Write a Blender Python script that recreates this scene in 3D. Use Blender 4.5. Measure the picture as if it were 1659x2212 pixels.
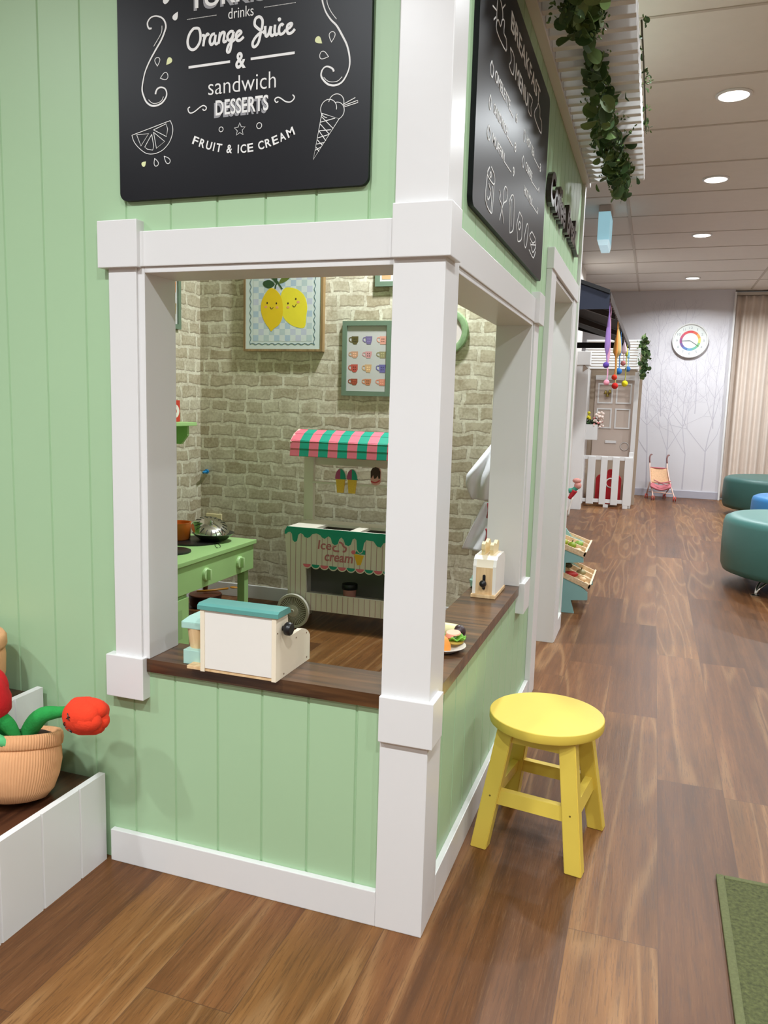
import bpy, bmesh, math, random
from mathutils import Vector, Matrix
random.seed(7)
PI = math.pi
for o in list(bpy.data.objects):
    bpy.data.objects.remove(o)
S = bpy.context.scene
COL = S.collection

# ------------------------------------------------------------------ camera, world, lights
CX, CY, CZ = 0.42034, -1.57763, 1.2
YAW, PITCH, ROLL = 0.328174, 0.1360816, 0.027972
cam = bpy.data.cameras.new('camera')
cam.sensor_fit = 'HORIZONTAL'; cam.sensor_width = 36.0
cam.lens = 1685.8 / 1659 * 36.0
cam.clip_start = 0.02
co = bpy.data.objects.new('camera', cam); COL.objects.link(co); S.camera = co
_f = Vector((-math.sin(YAW) * math.cos(PITCH), math.cos(YAW) * math.cos(PITCH), -math.sin(PITCH)))
_r = Vector((math.cos(YAW), math.sin(YAW), 0)); _u = _r.cross(_f)
_r2 = _r * math.cos(ROLL) + _u * math.sin(ROLL); _u2 = -_r * math.sin(ROLL) + _u * math.cos(ROLL)
_m = Matrix((_r2, _u2, -_f)).transposed().to_4x4(); _m.translation = Vector((CX, CY, CZ))
co.matrix_world = _m

W = bpy.data.worlds.new('world'); S.world = W; W.use_nodes = True
W.node_tree.nodes['Background'].inputs[0].default_value = (1.0, 0.97, 0.93, 1)
W.node_tree.nodes['Background'].inputs[1].default_value = 0.3

CEIL = 2.9
def area(x, y, power, z=CEIL - 0.014, size=0.15, spread=155, col=(0.915, 0.968, 1.0)):
    l = bpy.data.lights.new('lamp', 'AREA'); l.shape = 'DISK'; l.size = size
    l.energy = power; l.color = col; l.spread = math.radians(spread)
    o = bpy.data.objects.new('lamp', l); COL.objects.link(o); o.location = (x, y, z)
    return o
DOWN = [(0.70, 3.22), (0.72, 4.83), (0.725, 6.74), (0.75, 9.28)]       # the four fittings in view
for (x, y), p in zip(DOWN, (42, 48, 56, 64)): area(x, y, p)
for x, y, p in [(0.72, 1.6, 20), (0.72, 0.0, 20), (0.72, -1.7, 62), (-0.73, -1.7, 62), (2.17, -1.7, 50), (-0.73, -3.2, 40), (0.72, -3.2, 40),
                (-0.73, 2.2, 74), (2.17, 0.0, 22), (2.17, 1.6, 22), (2.17, 3.22, 44), (2.17, 4.83, 50), (2.17, 6.74, 58), (2.17, 9.28, 60), (-2.2, -1.7, 50),
                (-0.1, 8.1, 26)]:  # last one is an extra lamp added to brighten the cottage and its roof
    area(x, y, p)
vs = S.view_settings
S.display_settings.display_device = 'sRGB'
vs.view_transform = 'Standard'; vs.look = 'None'; vs.gamma = 1.0; vs.use_curve_mapping = False
vs.exposure = -0.66
S.cycles.max_bounces = 10; S.cycles.diffuse_bounces = 5; S.cycles.glossy_bounces = 4; S.cycles.transmission_bounces = 4
S.cycles.sample_clamp_indirect = 6.0
try: S.cycles.use_denoising = True
except Exception: pass

# ------------------------------------------------------------------ materials
def lin(c):
    out = []
    for v in c:
        v /= 255.0
        out.append(v / 12.92 if v <= 0.04045 else ((v + 0.055) / 1.055) ** 2.4)
    return (*out, 1)
def N(nt, t, **kw):
    n = nt.nodes.new(t)
    for k, v in kw.items():
        if k.startswith('i_'): n.inputs[k[2:].replace('_', ' ')].default_value = v
        else: setattr(n, k, v)
    return n
MATS = {}
def pm(name, rgb, rough=0.5, var=0.05, scale=8, bump=0.0, bscale=60, metal=0.0, emit=None, estr=1.0, spec=0.5, trans=0.0, coat=0.0, stretch=None, rvar=0.0, alpha=None):
    if name in MATS: return MATS[name]
    m = bpy.data.materials.new(name); m.use_nodes = True; nt = m.node_tree; b = nt.nodes['Principled BSDF']
    c = lin(rgb)
    tc = N(nt, 'ShaderNodeTexCoord'); mp = N(nt, 'ShaderNodeMapping')
    nt.links.new(tc.outputs['Object'], mp.inputs[0])
    if stretch: mp.inputs['Scale'].default_value = stretch
    nz = N(nt, 'ShaderNodeTexNoise'); nz.inputs['Scale'].default_value = scale; nz.inputs['Detail'].default_value = 4
    nt.links.new(mp.outputs[0], nz.inputs[0])
    mx = N(nt, 'ShaderNodeMix', data_type='RGBA')
    mx.inputs[6].default_value = tuple(min(1, v * (1 - var)) for v in c[:3]) + (1,)
    mx.inputs[7].default_value = tuple(min(1, v * (1 + var)) for v in c[:3]) + (1,)
    nt.links.new(nz.outputs[0], mx.inputs[0]); nt.links.new(mx.outputs[2], b.inputs['Base Color'])
    b.inputs['Roughness'].default_value = rough; b.inputs['Metallic'].default_value = metal
    b.inputs['Specular IOR Level'].default_value = spec; b.inputs['Coat Weight'].default_value = coat
    if trans: b.inputs['Transmission Weight'].default_value = trans
    if emit: b.inputs['Emission Color'].default_value = lin(emit); b.inputs['Emission Strength'].default_value = estr
    if bump:
        n2 = N(nt, 'ShaderNodeTexNoise'); n2.inputs['Scale'].default_value = bscale; n2.inputs['Detail'].default_value = 3
        nt.links.new(mp.outputs[0], n2.inputs[0])
        bp = N(nt, 'ShaderNodeBump'); bp.inputs['Strength'].default_value = bump; bp.inputs['Distance'].default_value = 0.004
        nt.links.new(n2.outputs[0], bp.inputs['Height']); nt.links.new(bp.outputs[0], b.inputs['Normal'])
    MATS[name] = m
    return m
def mth(nt, op, a, b=None, c=None):
    n = N(nt, 'ShaderNodeMath', operation=op)
    for i, v in enumerate((a, b, c)):
        if v is None: continue
        if isinstance(v, (int, float)): n.inputs[i].default_value = v
        else: nt.links.new(v, n.inputs[i])
    return n.outputs[0]
def floor_mat():
    m = bpy.data.materials.new('vinyl_planks'); m.use_nodes = True; nt = m.node_tree; b = nt.nodes['Principled BSDF']; L = nt.links
    tc = N(nt, 'ShaderNodeTexCoord'); sp = N(nt, 'ShaderNodeSeparateXYZ'); L.new(tc.outputs['Object'], sp.inputs[0])
    X, Y = sp.outputs[0], sp.outputs[1]
    u = mth(nt, 'DIVIDE', mth(nt, 'ADD', X, 10.0 - 0.312), 0.2)
    row = mth(nt, 'FLOOR', u); fu = mth(nt, 'FRACT', u)
    w1 = N(nt, 'ShaderNodeTexWhiteNoise', noise_dimensions='1D'); L.new(row, w1.inputs['W'])
    v = mth(nt, 'DIVIDE', mth(nt, 'ADD', mth(nt, 'ADD', Y, 20), mth(nt, 'MULTIPLY', w1.outputs[0], 1.4)), 1.42)
    idv = mth(nt, 'FLOOR', v); fv = mth(nt, 'FRACT', v)
    cm = N(nt, 'ShaderNodeCombineXYZ'); L.new(row, cm.inputs[0]); L.new(idv, cm.inputs[1])
    w2 = N(nt, 'ShaderNodeTexWhiteNoise', noise_dimensions='3D'); L.new(cm.outputs[0], w2.inputs['Vector'])
    rnd = w2.outputs[0]
    # plank local coordinates, shifted per plank so that no two figure alike
    off = mth(nt, 'MULTIPLY', rnd, 37.0)
    pc = N(nt, 'ShaderNodeCombineXYZ'); L.new(mth(nt, 'ADD', X, off), pc.inputs[0]); L.new(mth(nt, 'ADD', Y, mth(nt, 'MULTIPLY', off, 3.1)), pc.inputs[1])
    def noise(sx, sy, det=4, rough=0.6, dist=0.0):
        mp = N(nt, 'ShaderNodeMapping'); mp.inputs['Scale'].default_value = (sx, sy, 1); L.new(pc.outputs[0], mp.inputs[0])
        n = N(nt, 'ShaderNodeTexNoise'); n.inputs['Scale'].default_value = 1; n.inputs['Detail'].default_value = det; n.inputs['Roughness'].default_value = rough
        n.inputs['Distortion'].default_value = dist; L.new(mp.outputs[0], n.inputs[0]); return n.outputs[0]
    fine = noise(230, 9, 3, 0.7); mid = noise(34, 1.6, 4, 0.6, 0.4); big = noise(8, 0.9, 2, 0.5, 0.3)
    ring = mth(nt, 'MULTIPLY_ADD', mth(nt, 'SINE', mth(nt, 'MULTIPLY', noise(6.5, 0.55, 1.0, 0.3), 46.0)), 0.5, 0.5)
    ringm = mth(nt, 'MULTIPLY', mth(nt, 'POWER', ring, 6.0), mth(nt, 'GREATER_THAN', rnd, 0.3))
    val = mth(nt, 'ADD', mth(nt, 'MULTIPLY', mid, 0.5), mth(nt, 'MULTIPLY', big, 0.5))
    cr = N(nt, 'ShaderNodeValToRGB'); L.new(val, cr.inputs[0])
    e = cr.color_ramp.elements; e[0].position = 0.30; e[0].color = lin((88, 62, 36)); e[1].position = 0.72; e[1].color = lin((150, 112, 72))
    ex = cr.color_ramp.elements.new(0.5); ex.color = lin((120, 86, 52))
    # per plank tone: warm tan to rosy brown
    cr2 = N(nt, 'ShaderNodeValToRGB'); L.new(rnd, cr2.inputs[0])
    e = cr2.color_ramp.elements; e[0].color = lin((192, 172, 162)); e[1].color = lin((248, 232, 204)); ex = cr2.color_ramp.elements.new(0.5); ex.color = lin((216, 192, 176))
    mul = N(nt, 'ShaderNodeMix', data_type='RGBA', blend_type='MULTIPLY'); mul.inputs[0].default_value = 1.0
    L.new(cr.outputs[0], mul.inputs[6]); L.new(cr2.outputs[0], mul.inputs[7])
    # light figure lines and fine dark pores
    m2 = N(nt, 'ShaderNodeMix', data_type='RGBA'); L.new(mth(nt, 'MULTIPLY', ringm, 0.32), m2.inputs[0]); L.new(mul.outputs[2], m2.inputs[6]); m2.inputs[7].default_value = lin((164, 126, 84))
    m3 = N(nt, 'ShaderNodeMix', data_type='RGBA'); L.new(mth(nt, 'MULTIPLY', mth(nt, 'LESS_THAN', fine, 0.43), 0.4), m3.inputs[0]); L.new(m2.outputs[2], m3.inputs[6]); m3.inputs[7].default_value = lin((66, 42, 24))
    m3b = N(nt, 'ShaderNodeMix', data_type='RGBA'); L.new(mth(nt, 'MULTIPLY', mth(nt, 'GREATER_THAN', fine, 0.6), 0.06), m3b.inputs[0]); L.new(m3.outputs[2], m3b.inputs[6]); m3b.inputs[7].default_value = lin((186, 148, 104))
    # seams
    du = mth(nt, 'MULTIPLY', mth(nt, 'MINIMUM', fu, mth(nt, 'SUBTRACT', 1.0, fu)), 0.2)
    dv = mth(nt, 'MULTIPLY', mth(nt, 'MINIMUM', fv, mth(nt, 'SUBTRACT', 1.0, fv)), 1.42)
    seam = mth(nt, 'LESS_THAN', mth(nt, 'MINIMUM', du, dv), 0.0011)
    m4 = N(nt, 'ShaderNodeMix', data_type='RGBA'); L.new(mth(nt, 'MULTIPLY', seam, 0.6), m4.inputs[0]); L.new(m3b.outputs[2], m4.inputs[6]); m4.inputs[7].default_value = lin((72, 48, 32))
    L.new(m4.outputs[2], b.inputs['Base Color'])
    L.new(mth(nt, 'MULTIPLY_ADD', fine, 0.16, 0.32), b.inputs['Roughness'])
    b.inputs['Specular IOR Level'].default_value = 0.28
    bp = N(nt, 'ShaderNodeBump'); bp.inputs['Strength'].default_value = 0.18; bp.inputs['Distance'].default_value = 0.002; L.new(fine, bp.inputs['Height']); L.new(bp.outputs[0], b.inputs['Normal'])
    return m
def brick_mat(name, ax):
    m = bpy.data.materials.new(name); m.use_nodes = True; nt = m.node_tree; b = nt.nodes['Principled BSDF']; L = nt.links
    tc = N(nt, 'ShaderNodeTexCoord'); sp = N(nt, 'ShaderNodeSeparateXYZ'); L.new(tc.outputs['Object'], sp.inputs[0])
    cv = N(nt, 'ShaderNodeCombineXYZ'); L.new(sp.outputs[ax], cv.inputs[0]); L.new(sp.outputs[2], cv.inputs[1])
    def nz(s, d=3):
        n = N(nt, 'ShaderNodeTexNoise'); n.inputs['Scale'].default_value = s; n.inputs['Detail'].default_value = d; L.new(cv.outputs[0], n.inputs[0]); return n
    n1 = nz(7, 2); n2 = nz(38, 3)
    def offs(src, k):
        a = N(nt, 'ShaderNodeVectorMath', operation='SUBTRACT'); L.new(src.outputs['Color'], a.inputs[0]); a.inputs[1].default_value = (0.5, 0.5, 0.5)
        s = N(nt, 'ShaderNodeVectorMath', operation='SCALE'); L.new(a.outputs[0], s.inputs[0]); s.inputs['Scale'].default_value = k; return s
    s1, s2 = offs(n1, 0.05), offs(n2, 0.011)
    a1 = N(nt, 'ShaderNodeVectorMath', operation='ADD'); L.new(cv.outputs[0], a1.inputs[0]); L.new(s1.outputs[0], a1.inputs[1])
    a2 = N(nt, 'ShaderNodeVectorMath', operation='ADD'); L.new(a1.outputs[0], a2.inputs[0]); L.new(s2.outputs[0], a2.inputs[1])
    def br(vec, mortar, smooth):
        t = N(nt, 'ShaderNodeTexBrick'); L.new(vec.outputs[0], t.inputs[0]); t.offset = 0.43; t.squash = 0.72; t.squash_frequency = 3; t.offset_frequency = 2
        t.inputs['Scale'].default_value = 1; t.inputs['Brick Width'].default_value = 0.165; t.inputs['Row Height'].default_value = 0.0755
        t.inputs['Mortar Size'].default_value = mortar; t.inputs['Mortar Smooth'].default_value = smooth; t.inputs['Bias'].default_value = 0.0
        t.inputs['Color1'].default_value = lin((212, 205, 186)); t.inputs['Color2'].default_value = lin((190, 178, 154)); t.inputs['Mortar'].default_value = lin((226, 221, 204)); return t
    t = br(a2, 0.0098, 0.25)
    # printed shadow line under each brick: the same bonds shifted by a few millimetres
    sh = N(nt, 'ShaderNodeVectorMath', operation='ADD'); L.new(a2.outputs[0], sh.inputs[0]); sh.inputs[1].default_value = (0.003, -0.007, 0)
    t2 = br(sh, 0.0098, 0.3)
    line = mth(nt, 'MULTIPLY', mth(nt, 'SUBTRACT', 1.0, t.outputs['Fac']), t2.outputs['Fac'])
    n3 = nz(13, 4); n4 = nz(70, 3)
    tone = N(nt, 'ShaderNodeMix', data_type='RGBA', blend_type='MULTIPLY'); tone.inputs[0].default_value = 1
    L.new(t.outputs[0], tone.inputs[6])
    cr = N(nt, 'ShaderNodeValToRGB'); L.new(mth(nt, 'ADD', mth(nt, 'MULTIPLY', n3.outputs[0], 0.55), mth(nt, 'MULTIPLY', n4.outputs[0], 0.45)), cr.inputs[0])
    e = cr.color_ramp.elements; e[0].position = 0.36; e[0].color = lin((212, 204, 192)); e[1].position = 0.6; e[1].color = lin((255, 254, 250)); L.new(cr.outputs[0], tone.inputs[7])
    mm = N(nt, 'ShaderNodeMix', data_type='RGBA'); L.new(mth(nt, 'MULTIPLY', mth(nt, 'MULTIPLY', line, n3.outputs[0]), 0.95), mm.inputs[0]); L.new(tone.outputs[2], mm.inputs[6]); mm.inputs[7].default_value = lin((112, 98, 78))
    L.new(mm.outputs[2], b.inputs['Base Color']); b.inputs['Roughness'].default_value = 0.6
    return m
def wood_mat(name, dark, light, axis=0, rough=0.3, coat=0.2, sc=1.0):
    m = bpy.data.materials.new(name); m.use_nodes = True; nt = m.node_tree; b = nt.nodes['Principled BSDF']; L = nt.links
    tc = N(nt, 'ShaderNodeTexCoord'); mp = N(nt, 'ShaderNodeMapping'); L.new(tc.outputs['Object'], mp.inputs[0])
    s = [45 * sc, 45 * sc, 45 * sc]; s[axis] = 3 * sc; mp.inputs['Scale'].default_value = s
    n = N(nt, 'ShaderNodeTexNoise'); n.inputs['Scale'].default_value = 1; n.inputs['Detail'].default_value = 5; n.inputs['Distortion'].default_value = 0.6; L.new(mp.outputs[0], n.inputs[0])
    cr = N(nt, 'ShaderNodeValToRGB'); L.new(n.outputs[0], cr.inputs[0]); e = cr.color_ramp.elements; e[0].position = 0.35; e[0].color = lin(dark); e[1].position = 0.7; e[1].color = lin(light)
    L.new(cr.outputs[0], b.inputs['Base Color']); b.inputs['Roughness'].default_value = rough; b.inputs['Coat Weight'].default_value = coat; b.inputs['Coat Roughness'].default_value = 0.15
    return m

M_WHITE = pm('white_gloss_paint', (223, 222, 221), 0.32, 0.02, 3, 0.03, 30)
M_GREEN = pm('sage_green_paint', (166, 198, 158), 0.42, 0.03, 3, 0.03, 35)
M_KGREEN = pm('kitchen_green_paint', (164, 203, 133), 0.45, 0.05, 9)
M_FLOOR = floor_mat()
M_BRICKX = brick_mat('brick_print_paper', 0); M_BRICKY = brick_mat('brick_print_paper_side', 1)
M_CEIL = pm('ceiling_tile', (230, 224, 216), 0.85, 0.03, 14, 0.05, 90)
M_TEE = pm('ceiling_grid_metal', (196, 186, 174), 0.6)
M_HALL = pm('hall_wall_paint', (214, 208, 202), 0.7, 0.02)
M_PAPER = pm('lilac_grey_wallpaper', (214, 211, 215), 0.7, 0.03, 4)
M_BRANCH = pm('branch_print', (192, 188, 196), 0.75, 0.08, 20)
M_DARKWOOD = wood_mat('dark_stained_wood', (46, 27, 15), (112, 76, 44), 0, 0.3, 0.15, 0.7)
M_SLATE = pm('black_board', (15, 15, 21), 0.38, 0.08, 5, spec=0.25)
M_CHALK = pm('white_print', (236, 236, 234), 0.5, 0.03)
M_CHALKG = pm('grey_print', (150, 150, 154), 0.5, 0.03)
M_PALE = pm('pale_green_print', (226, 232, 176), 0.5)
M_BLACK = pm('black_paint', (22, 21, 24), 0.35, 0.1)
M_CREAM = pm('cream_wood_paint', (236, 224, 200), 0.42, 0.03, 12)
M_NATWOOD = wood_mat('pale_natural_wood', (206, 168, 120), (236, 206, 160), 2, 0.5, 0.0)
M_CHROME = pm('chrome', (210, 208, 205), 0.12, 0.02, metal=1.0)

# ------------------------------------------------------------------ mesh builder
def spline(pts, n=6, closed=False):
    P = [Vector(p) for p in pts]
    if len(P) < 3: return P
    out = []; k = len(P)
    for i in range(k if closed else k - 1):
        g = (lambda j: P[j % k]) if closed else (lambda j: P[max(0, min(k - 1, j))])
        a, b, c, d = g(i - 1), g(i), g(i + 1), g(i + 2)
        for s in range(n):
            t = s / n
            out.append(0.5 * ((2 * b) + (c - a) * t + (2 * a - 5 * b + 4 * c - d) * t * t + (3 * b - a - 3 * c + d) * t ** 3))
    if not closed: out.append(P[-1])
    return out
class MB:
    def __init__(self): self.bm = bmesh.new(); self.mi = 0; self.ns = 0
    def _tag(self, fs):
        for f in fs: f.material_index = self.mi
    def face(self, pts):
        f = self.bm.faces.new([self.bm.verts.new(p) for p in pts]); f.material_index = self.mi; return f
    def hull(self, bot, top):
        n = len(bot); a = [self.bm.verts.new(p) for p in bot]; b = [self.bm.verts.new(p) for p in top]
        fs = [self.bm.faces.new(a[::-1]), self.bm.faces.new(b)]
        for i in range(n): fs.append(self.bm.faces.new((a[i], a[(i + 1) % n], b[(i + 1) % n], b[i])))
        self._tag(fs); return fs
    def box(self, x0, x1, y0, y1, z0, z1, bev=0.0, seg=2):
        fs = self.hull([(x0, y0, z0), (x1, y0, z0), (x1, y1, z0), (x0, y1, z0)], [(x0, y0, z1), (x1, y0, z1), (x1, y1, z1), (x0, y1, z1)])
        if bev:
            es = list({e for f in fs for e in f.edges})
            r = bmesh.ops.bevel(self.bm, geom=es, offset=bev, segments=seg, affect='EDGES', profile=0.6)
            self._tag(r['faces'])
        return self
    def prism(self, poly, axis, t0, t1):
        def P(a, b, t): return {'x': (t, a, b), 'y': (a, t, b), 'z': (a, b, t)}[axis]
        self.hull([P(a, b, t0) for a, b in poly], [P(a, b, t1) for a, b in poly]); return self
    def cyl(self, p0, p1, r0, r1=None, seg=20):
        r1 = r0 if r1 is None else r1; p0, p1 = Vector(p0), Vector(p1); d = (p1 - p0).normalized()
        a = d.orthogonal().normalized(); b = d.cross(a)
        ring = lambda p, r: [p + (a * math.cos(2 * PI * i / seg) + b * math.sin(2 * PI * i / seg)) * r for i in range(seg)]
        self.hull(ring(p0, r0), ring(p1, r1)); return self
    def tube(self, pts, r, seg=8, n=0, closed=False):
        P = spline(pts, n, closed) if n else [Vector(p) for p in pts]
        k = len(P); rings = []; prev = None
        for i, p in enumerate(P):
            t = (P[(i + 1) % k] - P[i - 1]) if closed else (P[min(i + 1, k - 1)] - P[max(i - 1, 0)])
            t.normalize()
            a = t.orthogonal().normalized() if prev is None else (prev - t * prev.dot(t)).normalized()
            prev = a; b = t.cross(a)
            rr = r(i / max(1, k - 1)) if callable(r) else r
            rings.append([self.bm.verts.new(p + (a * math.cos(2 * PI * j / seg) + b * math.sin(2 * PI * j / seg)) * rr) for j in range(seg)])
        fs = []
        for i in range(k if closed else k - 1):
            A, B = rings[i], rings[(i + 1) % k]
            for j in range(seg): fs.append(self.bm.faces.new((A[j], A[(j + 1) % seg], B[(j + 1) % seg], B[j])))
        if not closed: fs += [self.bm.faces.new(rings[0][::-1]), self.bm.faces.new(rings[-1])]
        self._tag(fs); return self
    def lathe(self, prof, c=(0, 0, 0), seg=32, d=(0, 0, 1), fx=None, loop=False):
        d = Vector(d).normalized(); c = Vector(c)
        a = Vector((1, 0, 0)) if abs(d.z) > 0.99 else d.orthogonal().normalized(); b = d.cross(a)
        rings = []
        for r, h in prof:
            if r < 1e-6: rings.append([self.bm.verts.new(c + d * h)])
            else:
                ring = []
                for j in range(seg):
                    th = 2 * PI * j / seg; k = fx(th, h) if fx else 1.0
                    ring.append(self.bm.verts.new(c + d * h + (a * math.cos(th) + b * math.sin(th)) * r * k))
                rings.append(ring)
        fs = []
        for A, B in list(zip(rings, rings[1:])) + ([(rings[-1], rings[0])] if loop else []):
            for j in range(seg):
                q = (j + 1) % seg
                if len(A) == 1 and len(B) == 1: break
                if len(A) == 1: fs.append(self.bm.faces.new((A[0], B[q], B[j])))
                elif len(B) == 1: fs.append(self.bm.faces.new((A[j], A[q], B[0])))
                else: fs.append(self.bm.faces.new((A[j], A[q], B[q], B[j])))
        if len(rings[0]) > 1 and not loop: fs.append(self.bm.faces.new(rings[0][::-1]))
        if len(rings[-1]) > 1 and not loop: fs.append(self.bm.faces.new(rings[-1]))
        self._tag(fs); return self
    def ball(self, c, r, seg=16, rot=None):
        if isinstance(r, (int, float)): r = (r, r, r)
        m = Matrix.Translation(c) @ (rot.to_4x4() if rot else Matrix.Identity(4)) @ Matrix.Diagonal((*r, 1))
        q = bmesh.ops.create_uvsphere(self.bm, u_segments=seg, v_segments=max(6, seg // 2), radius=1, matrix=m)
        self._tag({f for v in q['verts'] for f in v.link_faces}); return self
    def sheet(self, fn, nu, nv):
        g = [[self.bm.verts.new(fn(i / nu, j / nv)) for j in range(nv + 1)] for i in range(nu + 1)]
        self._tag([self.bm.faces.new((g[i][j], g[i + 1][j], g[i + 1][j + 1], g[i][j + 1])) for i in range(nu) for j in range(nv)]); return self
    # flat marks on a plane: P maps (a, b, depth) to 3D
    def stroke(self, pts, w, P, n=5, closed=False, th=0.0006, d0=0.0):
        q = spline([(a, b, 0) for a, b in pts], n, closed) if n else [Vector((a, b, 0)) for a, b in pts]
        k = len(q); l, r = [], []; self.ns += 1; base = th + (self.ns * 7 % 23) * 1.2e-5
        for i, p in enumerate(q):
            t = (q[(i + 1) % k] - q[i - 1]) if closed else (q[min(i + 1, k - 1)] - q[max(i - 1, 0)])
            if t.length < 1e-9: t = Vector((1, 0, 0))
            t.normalize(); nn = Vector((-t.y, t.x, 0))
            ww = (w(i / max(1, k - 1)) if callable(w) else w) / 2
            l.append(p + nn * ww); r.append(p - nn * ww)
        for i in range(k if closed else k - 1):
            j = (i + 1) % k
            quad = [l[i], l[j], r[j], r[i]]
            hh = d0 + base + (i * 5 % 13) * 7e-7 * 4
            self.hull([P(v.x, v.y, d0) for v in quad], [P(v.x, v.y, hh) for v in quad])
        return self
    def blob(self, poly, P, th=0.0006, d0=0.0):
        self.hull([P(a, b, d0) for a, b in poly], [P(a, b, d0 + th) for a, b in poly]); return self
    def text(self, s, fit, P, th=0.0008, d0=0.0, bold=0.0, shear=0.0):
        c = bpy.data.curves.new('t', 'FONT'); c.body = s; c.size = 1; c.offset = bold; c.resolution_u = 4; c.shear = shear
        o = bpy.data.objects.new('t', c); COL.objects.link(o)
        dg = bpy.context.evaluated_depsgraph_get(); me = bpy.data.meshes.new_from_object(o.evaluated_get(dg))
        xs = [v.co.x for v in me.vertices]; ys = [v.co.y for v in me.vertices]
        a0, a1, b0, b1 = fit; sx = (a1 - a0) / (max(xs) - min(xs)); sy = (b1 - b0) / (max(ys) - min(ys))
        m = [((v.co.x - min(xs)) * sx + a0, (v.co.y - min(ys)) * sy + b0) for v in me.vertices]
        fr = [self.bm.verts.new(P(a, b, d0 + th)) for a, b in m]; bk = [self.bm.verts.new(P(a, b, d0)) for a, b in m]
        cnt = {}
        for p in me.polygons:
            vs = list(p.vertices)
            try: f = self.bm.faces.new([fr[i] for i in vs]); f.material_index = self.mi
            except ValueError: continue
            for i in range(len(vs)): e = (vs[i], vs[(i + 1) % len(vs)]); cnt[e] = 1
        for a, b in cnt:
            if (b, a) not in cnt:
                f = self.bm.faces.new((fr[a], fr[b], bk[b], bk[a])); f.material_index = self.mi
        bpy.data.objects.remove(o); bpy.data.curves.remove(c); bpy.data.meshes.remove(me); return self
    def build(self, name, mats, parent=None, smooth=None, label=None, kind=None, solid=0.0, sub=0):
        bmesh.ops.recalc_face_normals(self.bm, faces=self.bm.faces)
        me = bpy.data.meshes.new(name); inv = None
        if parent:
            inv = parent_world(parent).inverted(); bmesh.ops.transform(self.bm, matrix=inv, verts=self.bm.verts)
        self.bm.to_mesh(me); self.bm.free()
        for m in (mats if isinstance(mats, (list, tuple)) else [mats]): me.materials.append(m)
        o = bpy.data.objects.new(name, me); COL.objects.link(o)
        if parent: o.parent = parent
        if smooth:
            for p in me.polygons: p.use_smooth = True
            if smooth is not True: me.set_sharp_from_angle(angle=math.radians(smooth))
        if sub: md = o.modifiers.new('sub', 'SUBSURF'); md.levels = sub; md.render_levels = sub
        if solid: md = o.modifiers.new('solid', 'SOLIDIFY'); md.thickness = solid; md.offset = 0
        if label: o['label'] = label
        if kind: o['kind'] = kind
        return o
def parent_world(o):
    m = Matrix.LocRotScale(o.location, o.rotation_euler, o.scale)
    return parent_world(o.parent) @ m if o.parent else m
def thing(name, label, cat, loc=(0, 0, 0), rz=0.0, group=None):
    o = bpy.data.objects.new(name, None); o.empty_display_size = 0.05; COL.objects.link(o)
    o.location = loc; o.rotation_euler = (0, 0, rz); o['label'] = label; o['category'] = cat
    if group: o['group'] = group
    return o
def tag(o, label, cat, group=None):
    o['label'] = label; o['category'] = cat
    if group: o['group'] = group
    return o
def struct(name, loc=(0, 0, 0)):
    o = bpy.data.objects.new(name, None); o.empty_display_size = 0.05; COL.objects.link(o); o.location = loc; o['kind'] = 'structure'; return o
def dup(root, loc, label=None, rz=None):
    r = root.copy(); COL.objects.link(r); r.location = loc
    if rz is not None: r.rotation_euler = (0, 0, rz)
    if label: r['label'] = label
    for ch in list(root.children):
        c = ch.copy(); COL.objects.link(c); c.parent = r
        for g in list(ch.children):
            d = g.copy(); COL.objects.link(d); d.parent = c
    return r
# ------------------------------------------------------------------ the room
YB, XL = 2.61, -2.21                     # inside faces of the playhouse's back and left walls
b = MB(); b.box(-4.2, 4.2, -4.6, 10.45, -0.05, 0); b.build('floor', M_FLOOR, kind='structure')
b = MB(); b.box(-4.2, 4.2, -4.6, 10.6, CEIL, CEIL + 0.06); ceil = b.build('ceiling', M_CEIL, kind='structure')
b = MB()
for y in (-4.3, -3.57, -2.84, -2.11, -1.38, -0.66, 0.07, 0.79, 1.51, 2.234, 2.949, 3.671, 4.41, 5.16, 5.867, 6.6, 7.343, 8.094, 8.849, 9.537): b.box(-4.2, 4.2, y - 0.009, y + 0.009, CEIL - 0.004, CEIL + 0.001)
for x in (-2.81, -1.36, 0.09, 1.54, 2.99): b.box(x - 0.012, x + 0.012, -4.6, 10.35, CEIL - 0.005, CEIL + 0.001)
b.build('grid', M_TEE, ceil)
b = MB(); b.box(-4.2, 1.345, 10.35, 10.6, 0, CEIL); wfar = b.build('wall_far', M_PAPER, kind='structure')
# bare tree print of the far wallpaper
b = MB(); rnd = random.Random(3)
PF = lambda a, z, d: (a, 10.35 - 0.0005 - d, z)
layer = [0]
def branch(x, z, ang, ln, w, depth):
    x1, z1 = x + math.sin(ang) * ln, z + math.cos(ang) * ln
    if z1 > 2.8 or x1 > 1.33 or x1 < -0.4: return
    xm, zm = (x + x1) / 2 + rnd.uniform(-.01, .01), (z + z1) / 2
    layer[0] += 1; b.stroke([(x, z), (xm, zm), (x1, z1)], lambda t: w * (1 - 0.35 * t), PF, n=2, th=0.0002 + (layer[0] * 7 % 41) * 0.00001)
    if depth == 0: return
    branch(x1, z1, ang * 0.5 + rnd.uniform(-.18, .18), ln * 0.8, w * 0.68, depth - 1)
    for s in (-1, 1):
        if rnd.random() < 0.85: branch(x1, z1, ang + s * rnd.uniform(.35, .75), ln * rnd.uniform(.5, .75), w * 0.5, depth - 1)
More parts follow.
